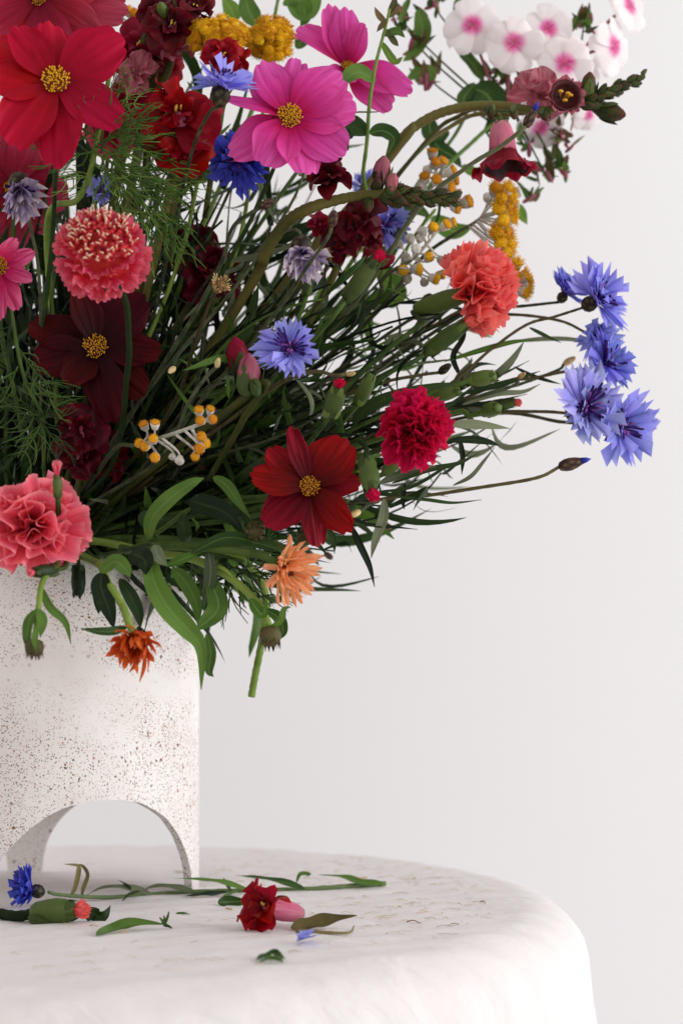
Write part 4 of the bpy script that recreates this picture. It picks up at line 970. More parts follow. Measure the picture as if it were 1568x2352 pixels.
# ---- button sprays (white woolly stems with yellow buttons)
BCUP = make_mesh('cup', *lathe([(.12, -1.0), (.40, -.86), (.55, -.45), (.62, -.05), (.54, .12), (.2, .14)], 12, .10, 2))
def btn_cap(seed, spiky):
    r_ = random.Random(seed); mb = MB()
    mb.add(*lathe([(.3, -.05), (.62, .05), (.62, .22), (.42, .34), (.02, .36)], 12, .05, seed))
    n = 46 if spiky else 40
    for i in range(n):
        rr = math.sqrt((i+.5)/n)*.68; a = i*2.39996; c = Vector((rr*math.cos(a), rr*math.sin(a), .30-.2*rr*rr))
        o_ = Vector((c.x*(1.5 if spiky else .5), c.y*(1.5 if spiky else .5), .8)).normalized(); L = (.46 if spiky else .13)*r_.uniform(.5, 1.25)
        mb.add(*tube([c, c+o_*L*.6, c+o_*L], .05, .03, 4, rf=lambda t: (.05 if spiky else .055)*(1-.4*t)))
    return mb.mesh('cap')
CAPS = [btn_cap(i, False) for i in range(3)]; CAPK = [btn_cap(i+5, True) for i in range(3)]
def spray(label, trunk, heads, d0, seed=0, capm='orange_button', spiky=False, name='button_spray', group='yellow button sprays in the bouquet', wool='wool', cupm=None, tw=.0010):
    """trunk: pixel path from tip-side down; heads: (x,y,d,sizepx,a,b[,capless])"""
    r_ = random.Random(seed+71)
    W_ = [P(*p) for p in trunk]; Q, B = neck_route(W_[0], r_)
    path = catmull(W_ + [Q, B], 10*len(W_)+14)
    T = Thing(name, label, 'flower', path[-1], group)
    T.part('stem', make_mesh('stem', *tube(path, tw, .0015, 7)), M['wool_stem' if wool == 'wool' else wool])
    nt_ = 10*(len(W_)-1)
    for h in heads:
        x, y, d, s, a, b = h[:6]
        H = P(x, y, d); Fm = frame(H, a, b, r_.uniform(0, 90)); R = PX(s/2, d)*1.35; N = Nof(Fm)
        # branch from the nearest trunk point (a little further down)
        k = min(range(min(len(path)-1, nt_+1)), key=lambda i: (path[i]-H).length); k = min(k+4, len(path)-1)
        base = H-N*R*1.0
        br = bezier(base, base-N*R*1.2, path[k]+(base-path[k])*.3, path[k], 7)
        cup = T.part('flower_head', BCUP, M[cupm or wool], Fm @ Matrix.Scale(R, 4))
        T.part('branch', make_mesh('branch', *tube(br, .0006, .0009, 5)), M[wool], None, cup)
        if len(h) < 7:
            T.part('cap', (CAPK if spiky else CAPS)[r_.randrange(3)], M[capm], Fm @ Matrix.Scale(R, 4), cup)
    return T
spray('pale woolly spray with orange buttons in the deep shade above the vase, lying sideways', [(470, 970, 85), (430, 985, 85), (370, 1005, 85), (310, 1022, 86), (265, 1030, 88), (200, 1120, 94)],
      [(330, 975, 84.5, 26, -20, 40), (356, 972, 84, 26, 10, 50), (320, 1018, 84, 26, -30, 10), (352, 1008, 83.5, 26, -5, 15), (333, 1025, 83.8, 26, -25, -10), (356, 1050, 84, 27, -5, -20), (457, 942, 84, 26, 0, 35), (483, 940, 84.5, 24, 20, 40), (460, 966, 83.5, 26, -5, 0), (488, 963, 84, 26, 35, 0), (462, 1003, 84, 28, 10, 10), (472, 1018, 84.5, 28, 45, 0), (458, 1030, 83.6, 30, 0, -20), (448, 1048, 84, 24, 0, -40), (412, 1060, 84, 26, 0, -50, 1), (395, 1050, 85, 20, -10, -40, 1)], 85, 1)
spray('white woolly spray with few yellow buttons left of the coral carnation', [(1010, 520, 95), (980, 560, 95), (940, 600, 95), (880, 640, 95), (800, 760, 95)],
      [(995, 522, 94, 30, 20, 20), (1025, 515, 94.5, 30, 40, 20), (1040, 510, 95, 26, 70, 10), (968, 528, 95, 28, -20, 30, 1), (940, 545, 94.5, 28, -20, 20, 1), (955, 570, 94, 28, 0, 0, 1), (985, 590, 95, 28, 20, 10), (1020, 600, 94.5, 30, 55, -30), (1045, 590, 95, 30, 80, 0), (930, 590, 95, 28, -20, 10, 1), (925, 620, 95, 30, 20, -10), (960, 618, 94, 32, 60, -10), (1000, 640, 95, 30, 60, -20), (1015, 630, 95.5, 26, 70, 0), (975, 650, 95, 24, 20, -50, 1), (935, 640, 95.5, 26, -10, -20, 1), (915, 560, 96, 24, -30, 10, 1), (965, 545, 95, 26, 10, 10, 1)], 95, 2, 'yellow')
spray('woolly spray of yellow buttons under the arching snapdragon stalk, above the dark budded tip', [(1000, 360, 98), (1000, 400, 98), (985, 440, 98), (920, 520, 98), (800, 700, 98)],
      [(993, 348, 97, 30, 5, 60), (1000, 372, 97, 30, 20, 20), (1018, 370, 97.5, 28, 40, 30), (975, 405, 97, 30, -10, 30), (1002, 412, 96.5, 30, 10, 10), (1040, 392, 97, 30, 60, 20), (1045, 412, 97, 30, 70, 0), (1035, 430, 96.5, 30, 50, -10), (965, 425, 97, 26, -30, 20, 1), (1050, 445, 97, 28, 60, -20), (1075, 462, 97, 36, 60, 10), (1050, 478, 97, 28, 60, -20), (980, 385, 98, 26, -20, 40, 1), (1020, 395, 98, 26, 10, 10, 1)], 98, 3)
spray('dense hanging column of bright yellow buttons under the dark red snapdragon bell', [(1130, 440, 99), (1110, 490, 99), (1090, 510, 99), (1040, 540, 99), (960, 600, 99), (800, 780, 98)],
      [(1138, 432, 97, 36, 10, 20), (1165, 432, 97.5, 34, 40, 30), (1150, 455, 97, 36, 20, 0), (1172, 455, 98, 34, 60, 10), (1145, 478, 97, 36, 0, 0), (1170, 480, 97.5, 34, 55, 0), (1155, 505, 97, 36, 20, -10), (1176, 500, 98, 32, 70, 0), (1140, 535, 97, 40, 0, 10), (1165, 535, 97.5, 34, 50, 0), (1150, 560, 97, 38, 10, -10), (1172, 560, 97.5, 34, 60, -10), (1162, 582, 97, 36, 30, -20), (1178, 420, 99, 30, 60, 40, 1), (1192, 440, 99, 28, 80, 20, 1), (1190, 470, 99, 28, 80, 0, 1), (1120, 450, 99, 30, -20, 30, 1), (1115, 500, 99, 28, -20, 0, 1), (1140, 515, 98, 28, -10, 0, 1)], 99, 4, 'yellow', True)
spray('short spray of yellow buttons beside the coral carnation, near the outer cornflowers', [(1190, 625, 98), (1180, 660, 98), (1140, 700, 98), (1000, 760, 98)],
      [(1186, 605, 97, 32, 20, 40), (1178, 632, 96.5, 40, 25, 20), (1205, 632, 97, 32, 70, 20), (1212, 655, 97.5, 32, 80, 0), (1206, 672, 97, 32, 60, -20), (1168, 690, 97, 30, 30, -40), (1190, 650, 98, 28, 10, 0, 1)], 98, 5, 'yellow', True)
spray('small woolly spray with orange buttons left of the maroon seed cups, behind grey stems', [(310, 30, 97), (300, 80, 97), (280, 160, 97), (240, 420, 97)],
      [(292, 22, 96, 28, -20, 30), (308, 30, 96, 30, 10, 20), (318, 50, 96, 30, 20, 0), (330, 62, 96, 28, 40, -10), (270, 25, 97, 26, -30, 20), (345, 70, 97, 26, 40, -10), (300, 55, 96.5, 26, 0, 0, 1)], 97, 6)
def gold_heads(label, cx, cy, w, h, d, n, seed):
    r_ = random.Random(seed); hs = []
    for i in range(n):
        rr = math.sqrt((i+.5)/n); a = i*2.39996
        hs.append((cx+rr*w/2*math.cos(a)+r_.uniform(-5, 5), cy+rr*h/2*math.sin(a)+r_.uniform(-5, 5), d+r_.uniform(-.8, 1.0)+rr*1.5, 25, rr*math.cos(a)*60, -rr*math.sin(a)*60+25))
    return spray(label, [(cx, cy+30, d+3), (cx-8, cy+110, d+3), (cx-40, cy+300, d+3), (cx-120, cy+600, d+3)], hs, d, seed, 'yellow', True, name='goldenrod_head', group='golden flower heads in the bouquet', wool='stem_bright', cupm='yellow')
gold_heads('flat golden yellow flower head above the red snapdragon bloom, next to maroon seed cups', 500, 84, 132, 84, 88.5, 62, 31)
gold_heads('round golden yellow flower head between the flat yellow head and the cupped pink cosmos', 620, 88, 100, 92, 92, 54, 32)

# ---- phlox
def phlox(label, d=106):
    r_ = random.Random(9)
    Q, B = neck_route(P(1100, 300, 104), r_)
    tr = [P(1330, 120, d+2), P(1250, 210, d+2), P(1150, 270, 106), P(1080, 330, 105), P(1000, 410, 104), P(860, 600, 103), P(600, 900, 101)]
    path = catmull(tr+[Q, B], 90)
    T = Thing('phlox_stem', label, 'flower', path[-1])
    T.part('stem', make_mesh('stem', *tube(path, .0011, .002, 8)), M['stem_bright'])
    fl = [(1085, 57, d-1, 122, -8, 4, 0), (1180, 96, d-2, 122, 2, 2, 30), (1258, 66, d-.5, 112, 4, 8, 10), (1297, 146, d-2.2, 122, 2, -6, 50), (1410, 104, d-1, 118, 46, -8, 20), (1443, 12, d, 112, 40, 10, 0), (1262, 210, d, 112, 10, -30, 40), (1338, 190, d, 100, 30, -10, 0), (1240, 292, d+1, 100, -5, -50, 10), (1350, 260, d+1, 80, 40, -40, 0)]
    for k, (x, y, dd, dia, a, b, roll) in enumerate(fl):
        Fm = frame(P(x, y, dd), a, b, roll); R = PX(dia/2, dd)*1.1; N = Nof(Fm)
        H = P(x, y, dd); i0 = min(range(len(path)//2), key=lambda i: (path[i]-H).length); i0 = min(i0+3, len(path)-1)
        base = H-N*R*.1
        br = bezier(base, base-N*R*1.1, path[i0]+(base-path[i0])*.25, path[i0], 8)
        fo = T.part('flower_tube', make_mesh('flower_tube', *tube(br, .0013, .0008, 6)), M['phlox_tube'])
        for i in range(5):
            T.part('petal', PHL[(i+k) % 4], M['phlox'], Fm @ petalM(i*72+r_.uniform(-7, 7), r_.uniform(-10, 12), R*r_.uniform(.94, 1.06), R*r_.uniform(.92, 1.08), 10+r_.uniform(-9, 9), 0, .0003*i), fo)
    # buds and calyx clusters on side branches
    for (x, y, n, sp) in [(1340, 55, 12, 26), (1130, 175, 9, 34), (1185, 160, 9, 34), (1165, 215, 8, 30), (1275, 295, 12, 30), (1290, 320, 8, 26), (1255, 400, 11, 28), (1215, 455, 5, 18), (1285, 385, 8, 26), (1210, 330, 7, 24), (985, 180, 8, 26), (925, 50, 10, 30), (955, 100, 8, 26), (1000, 20, 7, 26)]:
        c = P(x, y, d+1.5); i0 = min(range(len(path)*2//3), key=lambda i: (path[i]-c).length)
        br = bezier(c, c+(path[i0]-c)*.3+Vector((0, 0, -.004)), c+(path[i0]-c)*.7, path[i0], 6)
        cl = T.part('branch', make_mesh('branch', *tube(br, .0006, .0009, 5)), M['stem'])
        for i in range(int(n*1.4)):
            a = r_.uniform(-75, 75); b = r_.uniform(-60, 70); s = PX(r_.uniform(30, 46), d)
            dx, dy = r_.uniform(-sp, sp), r_.uniform(-sp, sp)
            Fm = frame(P(x+dx*.8, y+dy*.8, d+1.5+r_.uniform(-1, 1)), a, b)
            if i % 3 == 0:
                T.part('bud', BUDM, M['phlox_tube'] if r_.random() < .6 else M['leaf_bright'], Fm @ Matrix.Diagonal((s*.28, s*.28, s*.55, 1)), cl)
            else: T.part('sepal', SEP[i % 4], M['sepal_brown'] if r_.random() < .6 else M['leaf'], Fm @ Matrix.Rotation(math.radians(r_.uniform(20, 80)), 4, 'X') @ Matrix.Diagonal((s*1.3, s*1.1, s, 1)), cl)
    return T
phlox('spray of white phlox flowers with bright pink eyes above the arching snapdragon stalk')

# ---- calendulas
def calendula(label, px, py, d, diam, mat, a, b, via, n=34, tilt=(10, 55), seed=0, str_=STR, center='disc_dark', group='calendulas at the vase rim', stem='stem', skipf=None):
    r_ = random.Random(seed+5); H = P(px, py, d); R = PX(diam/2, d); Fm = frame(H, a, b); N = Nof(Fm)
    path = stem_path(H-N*R*.25, N, r_, via)
    T = Thing('calendula', label, 'flower', path[-1], group)
    T.part('stem', make_mesh('stem', *tube(path, .0021, .0024, 8)), M[stem])
    T.part('centre', make_mesh('centre', *lathe([(.1, -.3), (.3, -.25), (.34, 0), (.26, .12), (.02, .14)], 14, .08, seed)), M[center], Fm @ Matrix.Scale(R, 4))
    for i in range(n):
        ang = i*137.5+r_.uniform(-8, 8); t = i/n
        if skipf and skipf(ang % 360, r_): continue
        lf = R*r_.uniform(.8, 1.12)*(1-.2*t)
        T.part('petal', str_[i % 6], M[mat], Fm @ petalM(ang, tilt[0]+(tilt[1]-tilt[0])*t+r_.uniform(-8, 8), lf, lf*r_.uniform(.85, 1.4), r_.uniform(-35, 35), R*.26*(1-.4*t), -R*.02+R*.05*t))
    for i in range(14):
        T.part('bract', SEP[i % 4], M['calyx_dark'], Fm @ petalM(i*360/14, 22, R*.42, R*.36, 0, R*.06, -R*.22))
    return T
calendula('peach calendula with ragged curled petals, facing sideways on a thick stem past the vase rim', 660, 1308, 83, 142, 'peach', 48, -22, [P(605, 1278, 83), P(520, 1264, 84), P(420, 1255, 85), P(300, 1262, 88)], seed=1, n=66, tilt=(6, 72), str_=STR2)
calendula('burnt orange calendula with withered petals, hanging in front of the speckled vase', 312, 1474, 80, 132, 'orange', 0, -36, [P(296, 1432, 80.5), P(280, 1390, 81), P(245, 1335, 82), P(215, 1290, 85)], seed=2, n=56, tilt=(20, 66), str_=STRC, stem='stem_bright')
def cal_bud(label, px, py, d, dia, a, b, via, seed=0, stem='stem_bright', r=.0021):
    r_ = random.Random(seed); H = P(px, py, d); R = PX(dia/2, d); Fm = frame(H, a, b); N = Nof(Fm)
    path = stem_path(H-N*R*.7, N, r_, via)
    T = Thing('calendula_bud', label, 'bud', path[-1], 'calendula buds at the vase rim')
    T.part('stem', make_mesh('stem', *tube(path, r, r*1.15, 8)), M[stem])
    T.part('core', make_mesh('core', *lathe([(.2, -.8), (.75, -.6), (.92, -.1), (.8, .4), (.5, .7), (.05, .8)], 14)), M['sepal_brown'], Fm @ Matrix.Scale(R, 4))
    for i in range(16):
        T.part('bract', SEP[i % 4], M['bract'], Fm @ petalM(i*22.5, 70, R*1.75, R*1.0, r_.uniform(-8, 8), R*.52, -R*.72))
    return T
cal_bud('drooping striped green calendula bud with a purple tip, below the peach calendula', 620, 1462, 83, 58, 12, -72, [P(612, 1425, 83), P(590, 1385, 83.5), P(545, 1340, 84), P(480, 1300, 85), P(380, 1275, 87)], 1)
cal_bud('dark round calendula bud left of the dark crimson cosmos', 586, 1220, 84, 52, 5, -10, [P(565, 1190, 85.5), P(530, 1160, 86.5), P(440, 1180, 88)], 2, 'stem')
cal_bud('small dark calendula bud pressed between the crimson cosmos and the peach calendula', 702, 1234, 85, 44, 15, 20, [P(660, 1262, 86), P(560, 1250, 87)], 3, 'stem')
cal_bud('striped calendula bud hanging upside down in front of the speckled vase', 79, 1488, 79, 50, 0, -80, [P(82, 1455, 79), P(88, 1400, 79.5), P(98, 1335, 80.5), P(130, 1290, 84)], 4, 'stem_bright', .0015)

# ---- loose leaves as parts of leafy stalks
def wleaf(t): return math.sin(math.pi*min(1, (t**.75*.96+.04)))**.85
def pleaf(T, pts, wpx, mat, face=(0, -1, .25), fold=.2, ruffle=.06, twist=0.0, seed=0, prof=wleaf, name='leaf', n=18):
    path = catmull([P(*p) for p in pts], n); d = pts[0][2]; w = PX(wpx/2, d)*(.84 if wpx > 30 else 1)
    return T.part(name, make_mesh('leaf', *ribbon(path, lambda t: max(w*prof(t), .0002), Vector(face), fold, ruffle, twist, 6, seed)), M[mat])
def leafy(label, stem_pts, leaves, mat='leaf', stem='stem', name='leafy_stem', r=.0016, group='leafy green stems at the vase rim', cat='leaf', tip=None):
    r_ = random.Random(len(label)); W_ = [P(*p) for p in stem_pts]; Q, B = neck_route(W_[0], r_)
    path = catmull(W_+[Q, B], 10*len(W_)+12)
    T = Thing(name, label, cat, path[-1], group)
    T.part('stem', make_mesh('stem', *tube(path, r*.7, r*1.2, 7)), M[stem])
    for i, lf in enumerate(leaves):
        pts, w = lf[0], lf[1]; kw = lf[2] if len(lf) > 2 else {}
        kw = dict(kw); m_ = kw.pop('mat', mat); pleaf(T, pts, w, m_, seed=i, **kw)
    return T
leafy('broad green calendula leaves drooping over the vase shoulder right of the rim', [(345, 1250, 84), (300, 1262, 86), (240, 1275, 90)], [
    ([(345, 1262, 84), (352, 1330, 83), (385, 1395, 82), (430, 1445, 82), (462, 1490, 82), (462, 1585, 82.5)], 62, {'fold': .3}),
    ([(340, 1240, 85), (350, 1190, 84), (390, 1145, 83.5), (440, 1110, 83), (468, 1098, 83)], 46, {'mat': 'leaf', 'twist': .5}),
    ([(455, 1445, 83), (500, 1400, 83.5), (490, 1350, 84), (470, 1300, 84.5)], 58, {'mat': 'leaf', 'fold': .3}),
    ([(478, 1262, 84.5), (484, 1310, 84), (476, 1360, 84), (462, 1395, 84)], 30, {'mat': 'leaf_grey'}),
    ([(395, 1305, 85), (425, 1335, 85), (450, 1385, 85), (455, 1440, 85)], 44, {}),
    ([(475, 1455, 83), (484, 1500, 83), (480, 1540, 83), (490, 1555, 83)], 26, {}),
    ([(355, 1252, 83.6), (365, 1280, 83.3), (385, 1300, 83.5)], 30, {'mat': 'leaf_grey'}),
    ([(380, 1300, 84), (430, 1280, 84), (480, 1255, 84.5)], 22, {'mat': 'leaf_bright'})], 'leaf', 'stem')
leafy('broad dark green leaves above the thick calendula stem', [(480, 1140, 87), (420, 1180, 88), (330, 1240, 91)], [
    ([(435, 1150, 86), (470, 1160, 85.5), (520, 1180, 85), (560, 1225, 85)], 62, {'mat': 'leaf_dark'}),
    ([(490, 1095, 85.5), (520, 1115, 85), (545, 1150, 85), (575, 1190, 85)], 34, {'mat': 'leaf'}),
    ([(440, 1270, 84), (520, 1235, 84), (600, 1250, 84.5), (640, 1262, 85)], 34, {'mat': 'leaf'}),
    ([(420, 1180, 87), (425, 1230, 87), (440, 1255, 88)], 40, {'mat': 'leaf_dark'}),
    ([(300, 1270, 84), (330, 1285, 83), (335, 1320, 83)], 60, {'mat': 'leaf_dark'}),
    ([(380, 1195, 88), (330, 1190, 87), (360, 1240, 87)], 34, {'mat': 'leaf_dark'})], 'leaf_dark')
leafy('dark green leaves hanging over the front of the vase around the burnt orange calendula', [(240, 1320, 82.5), (230, 1300, 84), (215, 1280, 88)], [
    ([(235, 1315, 82), (232, 1350, 81.5), (250, 1400, 81), (262, 1445, 81)], 56, {'mat': 'leaf_dark'}),
    ([(275, 1330, 82), (300, 1370, 81.5), (318, 1410, 81.5), (322, 1445, 81.5)], 40, {'mat': 'leaf_dark'}),
    ([(230, 1315, 82), (265, 1290, 81.5), (290, 1310, 81.2), (298, 1325, 81)], 44, {'mat': 'leaf'}),
    ([(290, 1440, 80.8), (260, 1450, 80), (225, 1450, 79.5), (185, 1444, 79.5)], 22, {'mat': 'leaf'}),
    ([(315, 1440, 81), (335, 1465, 80.5), (352, 1490, 80.5)], 18, {}),
    ([(232, 1330, 83), (228, 1375, 83), (226, 1410, 83)], 30, {'mat': 'leaf_dark'})], 'leaf_dark')
leafy('narrow green leaves beside the calendula bud hanging in front of the vase', [(95, 1345, 80.5), (120, 1300, 82), (150, 1275, 88)], [
    ([(92, 1345, 80.3), (115, 1395, 80), (150, 1430, 80), (163, 1480, 80)], 20, {'mat': 'leaf'}),
    ([(85, 1400, 79.2), (66, 1430, 79), (62, 1470, 79), (72, 1500, 79)], 24, {'mat': 'leaf'}),
    ([(88, 1400, 79), (98, 1430, 78.8), (92, 1465, 78.8)], 24, {'mat': 'leaf'}),
    ([(84, 1440, 78.6), (80, 1470, 78.4), (83, 1495, 78.4)], 16, {'mat': 'leaf'})], 'leaf')
leafy('small pale leaves and curled tip on the stem above the drooping calendula bud', [(585, 1390, 83.8), (545, 1345, 84.2), (470, 1295, 85.4)], [
    ([(575, 1375, 83), (590, 1400, 82.6), (605, 1410, 82.5), (612, 1380, 82.5)], 28, {'mat': 'leaf_bright'}),
    ([(618, 1445, 83), (645, 1425, 82.5), (652, 1400, 82.5), (668, 1394, 82.5)], 16, {'mat': 'leaf_bright'}),
    ([(575, 1380, 84), (555, 1350, 84.5), (560, 1395, 84)], 20, {'mat': 'leaf'}),
    ([(610, 1400, 83.8), (640, 1420, 83.8), (650, 1450, 83.8), (640, 1470, 83.8)], 28, {'mat': 'leaf'})], 'leaf_bright', 'stem_bright', r=.0012)
# bare hanging stalk behind
def bare_stalk():
    W_ = [P(577, 1602, 92), P(586, 1550, 92), P(600, 1480, 92), P(612, 1400, 92), P(590, 1320, 91.5), P(480, 1265, 91.5)]
    r_ = random.Random(3); Q, B = neck_route(P(400, 1260, 91), r_); path = catmull(W_+[Q, B], 60)
    T = Thing('bare_stalk', 'bare pale green stalk hanging down past the drooping calendula bud', 'stem', path[-1])
    T.part('stem', make_mesh('stem', *tube(path, .0022, .0022, 8)), M['stem_bright'])
bare_stalk()
leafy('linear leaves hanging beneath the dark crimson cosmos and crimson carnation', [(800, 1150, 86), (740, 1160, 87), (560, 1190, 90)], [
    ([(805, 1205, 86), (825, 1250, 85.5), (848, 1300, 85.5), (860, 1348, 85.5)], 17, {'mat': 'leaf_linear'}),
    ([(882, 1145, 86), (880, 1190, 86), (862, 1240, 86), (852, 1282, 86)], 24, {'mat': 'leaf_grey'}),
    ([(790, 1185, 86), (850, 1205, 86), (900, 1210, 86), (958, 1216, 86)], 9, {'mat': 'leaf_linear'}),
    ([(900, 1140, 87), (980, 1148, 87), (1040, 1155, 87), (1105, 1148, 87)], 9, {'mat': 'leaf_linear'}),
    ([(860, 1130, 87), (940, 1120, 87), (1015, 1078, 87), (1020, 1072, 87)], 9, {'mat': 'leaf_linear'}),
    ([(1040, 1115, 88.5), (1080, 1095, 88), (1110, 1060, 88), (1135, 1028, 88)], 10, {'mat': 'leaf_grey'}),
    ([(870, 1110, 87), (920, 1090, 87), (960, 1075, 87), (1000, 1072, 87)], 22, {'mat': 'leaf_grey'}),
    ([(900, 1110, 88), (980, 1080, 88), (1050, 1065, 88), (1100, 1040, 88)], 14, {'mat': 'leaf_linear'}),
    ([(1030, 1012, 88), (1080, 1010, 88), (1120, 1015, 88), (1147, 1024, 88)], 20, {'mat': 'leaf_linear'}),
    ([(1030, 975, 88), (1080, 975, 88), (1120, 978, 88), (1170, 984, 88)], 24, {'mat': 'leaf_grey'}),
    ([(1055, 1005, 90), (1062, 1050, 90), (1060, 1090, 90)], 13, {'mat': 'leaf_linear'}),
    ([(690, 1210, 87), (720, 1240, 87), (752, 1275, 87)], 16, {'mat': 'leaf_linear'}),
    ([(740, 1200, 87), (765, 1235, 87), (768, 1272, 87)], 14, {'mat': 'leaf_linear'}),
    ([(930, 1110, 88), (925, 1150, 88), (928, 1170, 88)], 11, {'mat': 'leaf_linear'})], 'leaf_linear', group='linear leaves round the bouquet')
leafy('linear leaves crossing the stems of the outer cornflowers', [(1040, 900, 95), (960, 930, 95), (800, 1000, 95)], [
    ([(1000, 900, 95), (1080, 880, 95), (1150, 860, 95), (1215, 828, 95)], 10, {}), ([(1060, 905, 95), (1160, 880, 95), (1240, 852, 95)], 16, {}),
    ([(1180, 842, 96), (1220, 862, 96), (1260, 875, 96), (1288, 882, 96)], 10, {'mat': 'leaf_linear'}), ([(1215, 752, 95), (1250, 770, 95), (1288, 787, 95)], 10, {'mat': 'leaf_linear'}),
    ([(1060, 930, 94), (1140, 905, 94), (1200, 900, 94), (1240, 882, 94)], 14, {'mat': 'leaf_grey'}), ([(1020, 830, 95), (1120, 800, 95), (1180, 785, 95), (1230, 780, 95)], 14, {'mat': 'leaf_bright'}),
    ([(1170, 785, 99), (1260, 778, 99), (1330, 782, 99), (1380, 800, 99)], 12, {'mat': 'leaf_grey'}), ([(1060, 870, 95), (1040, 820, 95), (1065, 770, 95), (1060, 720, 95)], 14, {'mat': 'leaf_linear'}),
    ([(1040, 905, 95), (1060, 865, 95), (1085, 825, 95)], 26, {'mat': 'leaf_grey'}), ([(960, 935, 94), (1040, 930, 94), (1120, 925, 94), (1210, 905, 94)], 12, {}),
    ([(1000, 960, 94), (1060, 945, 94), (1130, 950, 94)], 20, {})], 'leaf_linear', 'stem_dark', group='linear leaves round the bouquet')
leafy('long bright green leaf blades below the sprig of phlox leaves, above the coral carnation', [(1000, 480, 103), (940, 560, 103), (820, 760, 101)], [
    ([(1180, 470, 104), (1195, 490, 104), (1210, 515, 104)], 30, {'mat': 'leaf_bright'}), ([(870, 600, 101), (890, 640, 101), (915, 680, 101), (880, 700, 101)], 60, {'mat': 'leaf_bright'}),
    ([(850, 560, 102), (880, 590, 102), (920, 560, 102)], 50, {'mat': 'leaf'}), ([(990, 500, 104), (1040, 530, 104), (1085, 520, 104)], 60, {'mat': 'leaf_bright'}), ([(900, 500, 104), (950, 480, 104), (990, 500, 104)], 44, {'mat': 'leaf'}),
    ([(820, 700, 102), (840, 730, 102), (850, 800, 102)], 40, {'mat': 'leaf_bright'})], 'leaf', 'stem_bright', group='phlox leaves behind the flowers')
leafy('broad green leaves along the phlox stem under the white flowers', [(1120, 150, 107), (1050, 300, 107), (960, 420, 106), (800, 700, 103)], [
    ([(1090, 190, 106), (1065, 225, 105.5), (1075, 245, 105.5), (1085, 200, 106)], 40, {'mat': 'leaf'}),
    ([(1085, 200, 106), (1120, 220, 105.5), (1140, 270, 105.5), (1110, 305, 106)], 92, {'mat': 'leaf', 'fold': .15}),
    ([(1055, 120, 107), (1080, 140, 106.5), (1100, 170, 106.5), (1112, 186, 106.5)], 28, {'mat': 'leaf'}),
    ([(1030, 300, 107), (1000, 330, 106.5), (1040, 360, 106.5), (1060, 385, 106.5)], 44, {'mat': 'leaf'}),
    ([(985, 270, 107), (990, 310, 106.5), (1010, 320, 106.5)], 50, {'mat': 'leaf'}),
    ([(1060, 380, 106.5), (1090, 395, 106.5), (1110, 380, 106.5)], 26, {'mat': 'leaf_bright'}),
    ([(960, 20, 107), (970, 70, 107), (950, 120, 107), (925, 140, 107)], 50, {'mat': 'leaf'}),
    ([(1000, 180, 107), (970, 165, 107), (930, 185, 107)], 50, {'mat': 'leaf'}),
    ([(1090, 20, 107), (1060, 5, 107), (1040, 30, 107)], 40, {'mat': 'leaf'})], 'leaf', 'stem_bright', group='phlox leaves behind the flowers')
leafy('slim leafy phlox stalk with brown faded calyxes standing in front of the cupped pink cosmos', [(895, 20, 94), (880, 80, 94), (862, 150, 94), (848, 240, 94), (835, 380, 95), (780, 640, 97)], [
    ([(862, 185, 94), (825, 165, 93.5), (795, 180, 93), (775, 200, 93)], 50, {'mat': 'leaf'}),
    ([(848, 305, 94.5), (800, 290, 94.5), (785, 320, 94.5), (800, 345, 94.5)], 70, {'mat': 'leaf_dark'}),
    ([(848, 305, 94.5), (880, 300, 94.5), (905, 320, 94.5), (885, 360, 94.5)], 46, {'mat': 'leaf'}),
    ([(880, 80, 94), (910, 72, 94), (930, 85, 94)], 22, {'mat': 'leaf'}), ([(875, 95, 94), (905, 140, 94), (925, 130, 94)], 20, {'mat': 'leaf_bright'}), ([(890, 40, 94), (915, 20, 94), (930, 30, 94)], 18, {'mat': 'sepal_brown'}), ([(888, 55, 94), (870, 35, 94), (860, 15, 94)], 16, {'mat': 'sepal_brown'}), ([(892, 30, 94), (905, 5, 94), (900, -15, 94)], 16, {'mat': 'sepal_brown'}), ([(884, 65, 94), (905, 95, 94), (915, 105, 94)], 16, {'mat': 'sepal_brown'}), ([(888, 45, 93.5), (875, 60, 93.5), (865, 72, 93.5)], 14, {'mat': 'sepal_brown'})], 'leaf', 'stem_bright', group='phlox leaves behind the flowers', r=.0013)
leafy('bright green leaves reaching above the golden flower heads', [(640, -10, 101), (620, 80, 101), (560, 300, 100)], [
    ([(660, 0, 101), (700, 30, 101), (720, -10, 101), (715, -40, 101)], 60, {'mat': 'leaf'}), ([(590, 60, 101), (570, 20, 101), (560, -30, 101)], 56, {'mat': 'leaf'}), ([(540, 50, 102), (530, 20, 102), (510, -10, 102)], 50, {'mat': 'leaf_bright'}), ([(650, 10, 101), (690, -5, 101), (700, 40, 101), (690, 60, 101)], 46, {'mat': 'leaf_bright'}), ([(680, 110, 101), (710, 80, 101), (740, 100, 101)], 46, {'mat': 'leaf'}), ([(740, 120, 102), (760, 90, 102), (790, 70, 102)], 40, {'mat': 'leaf_dark'})], 'leaf', 'stem_bright', group='phlox leaves behind the flowers')

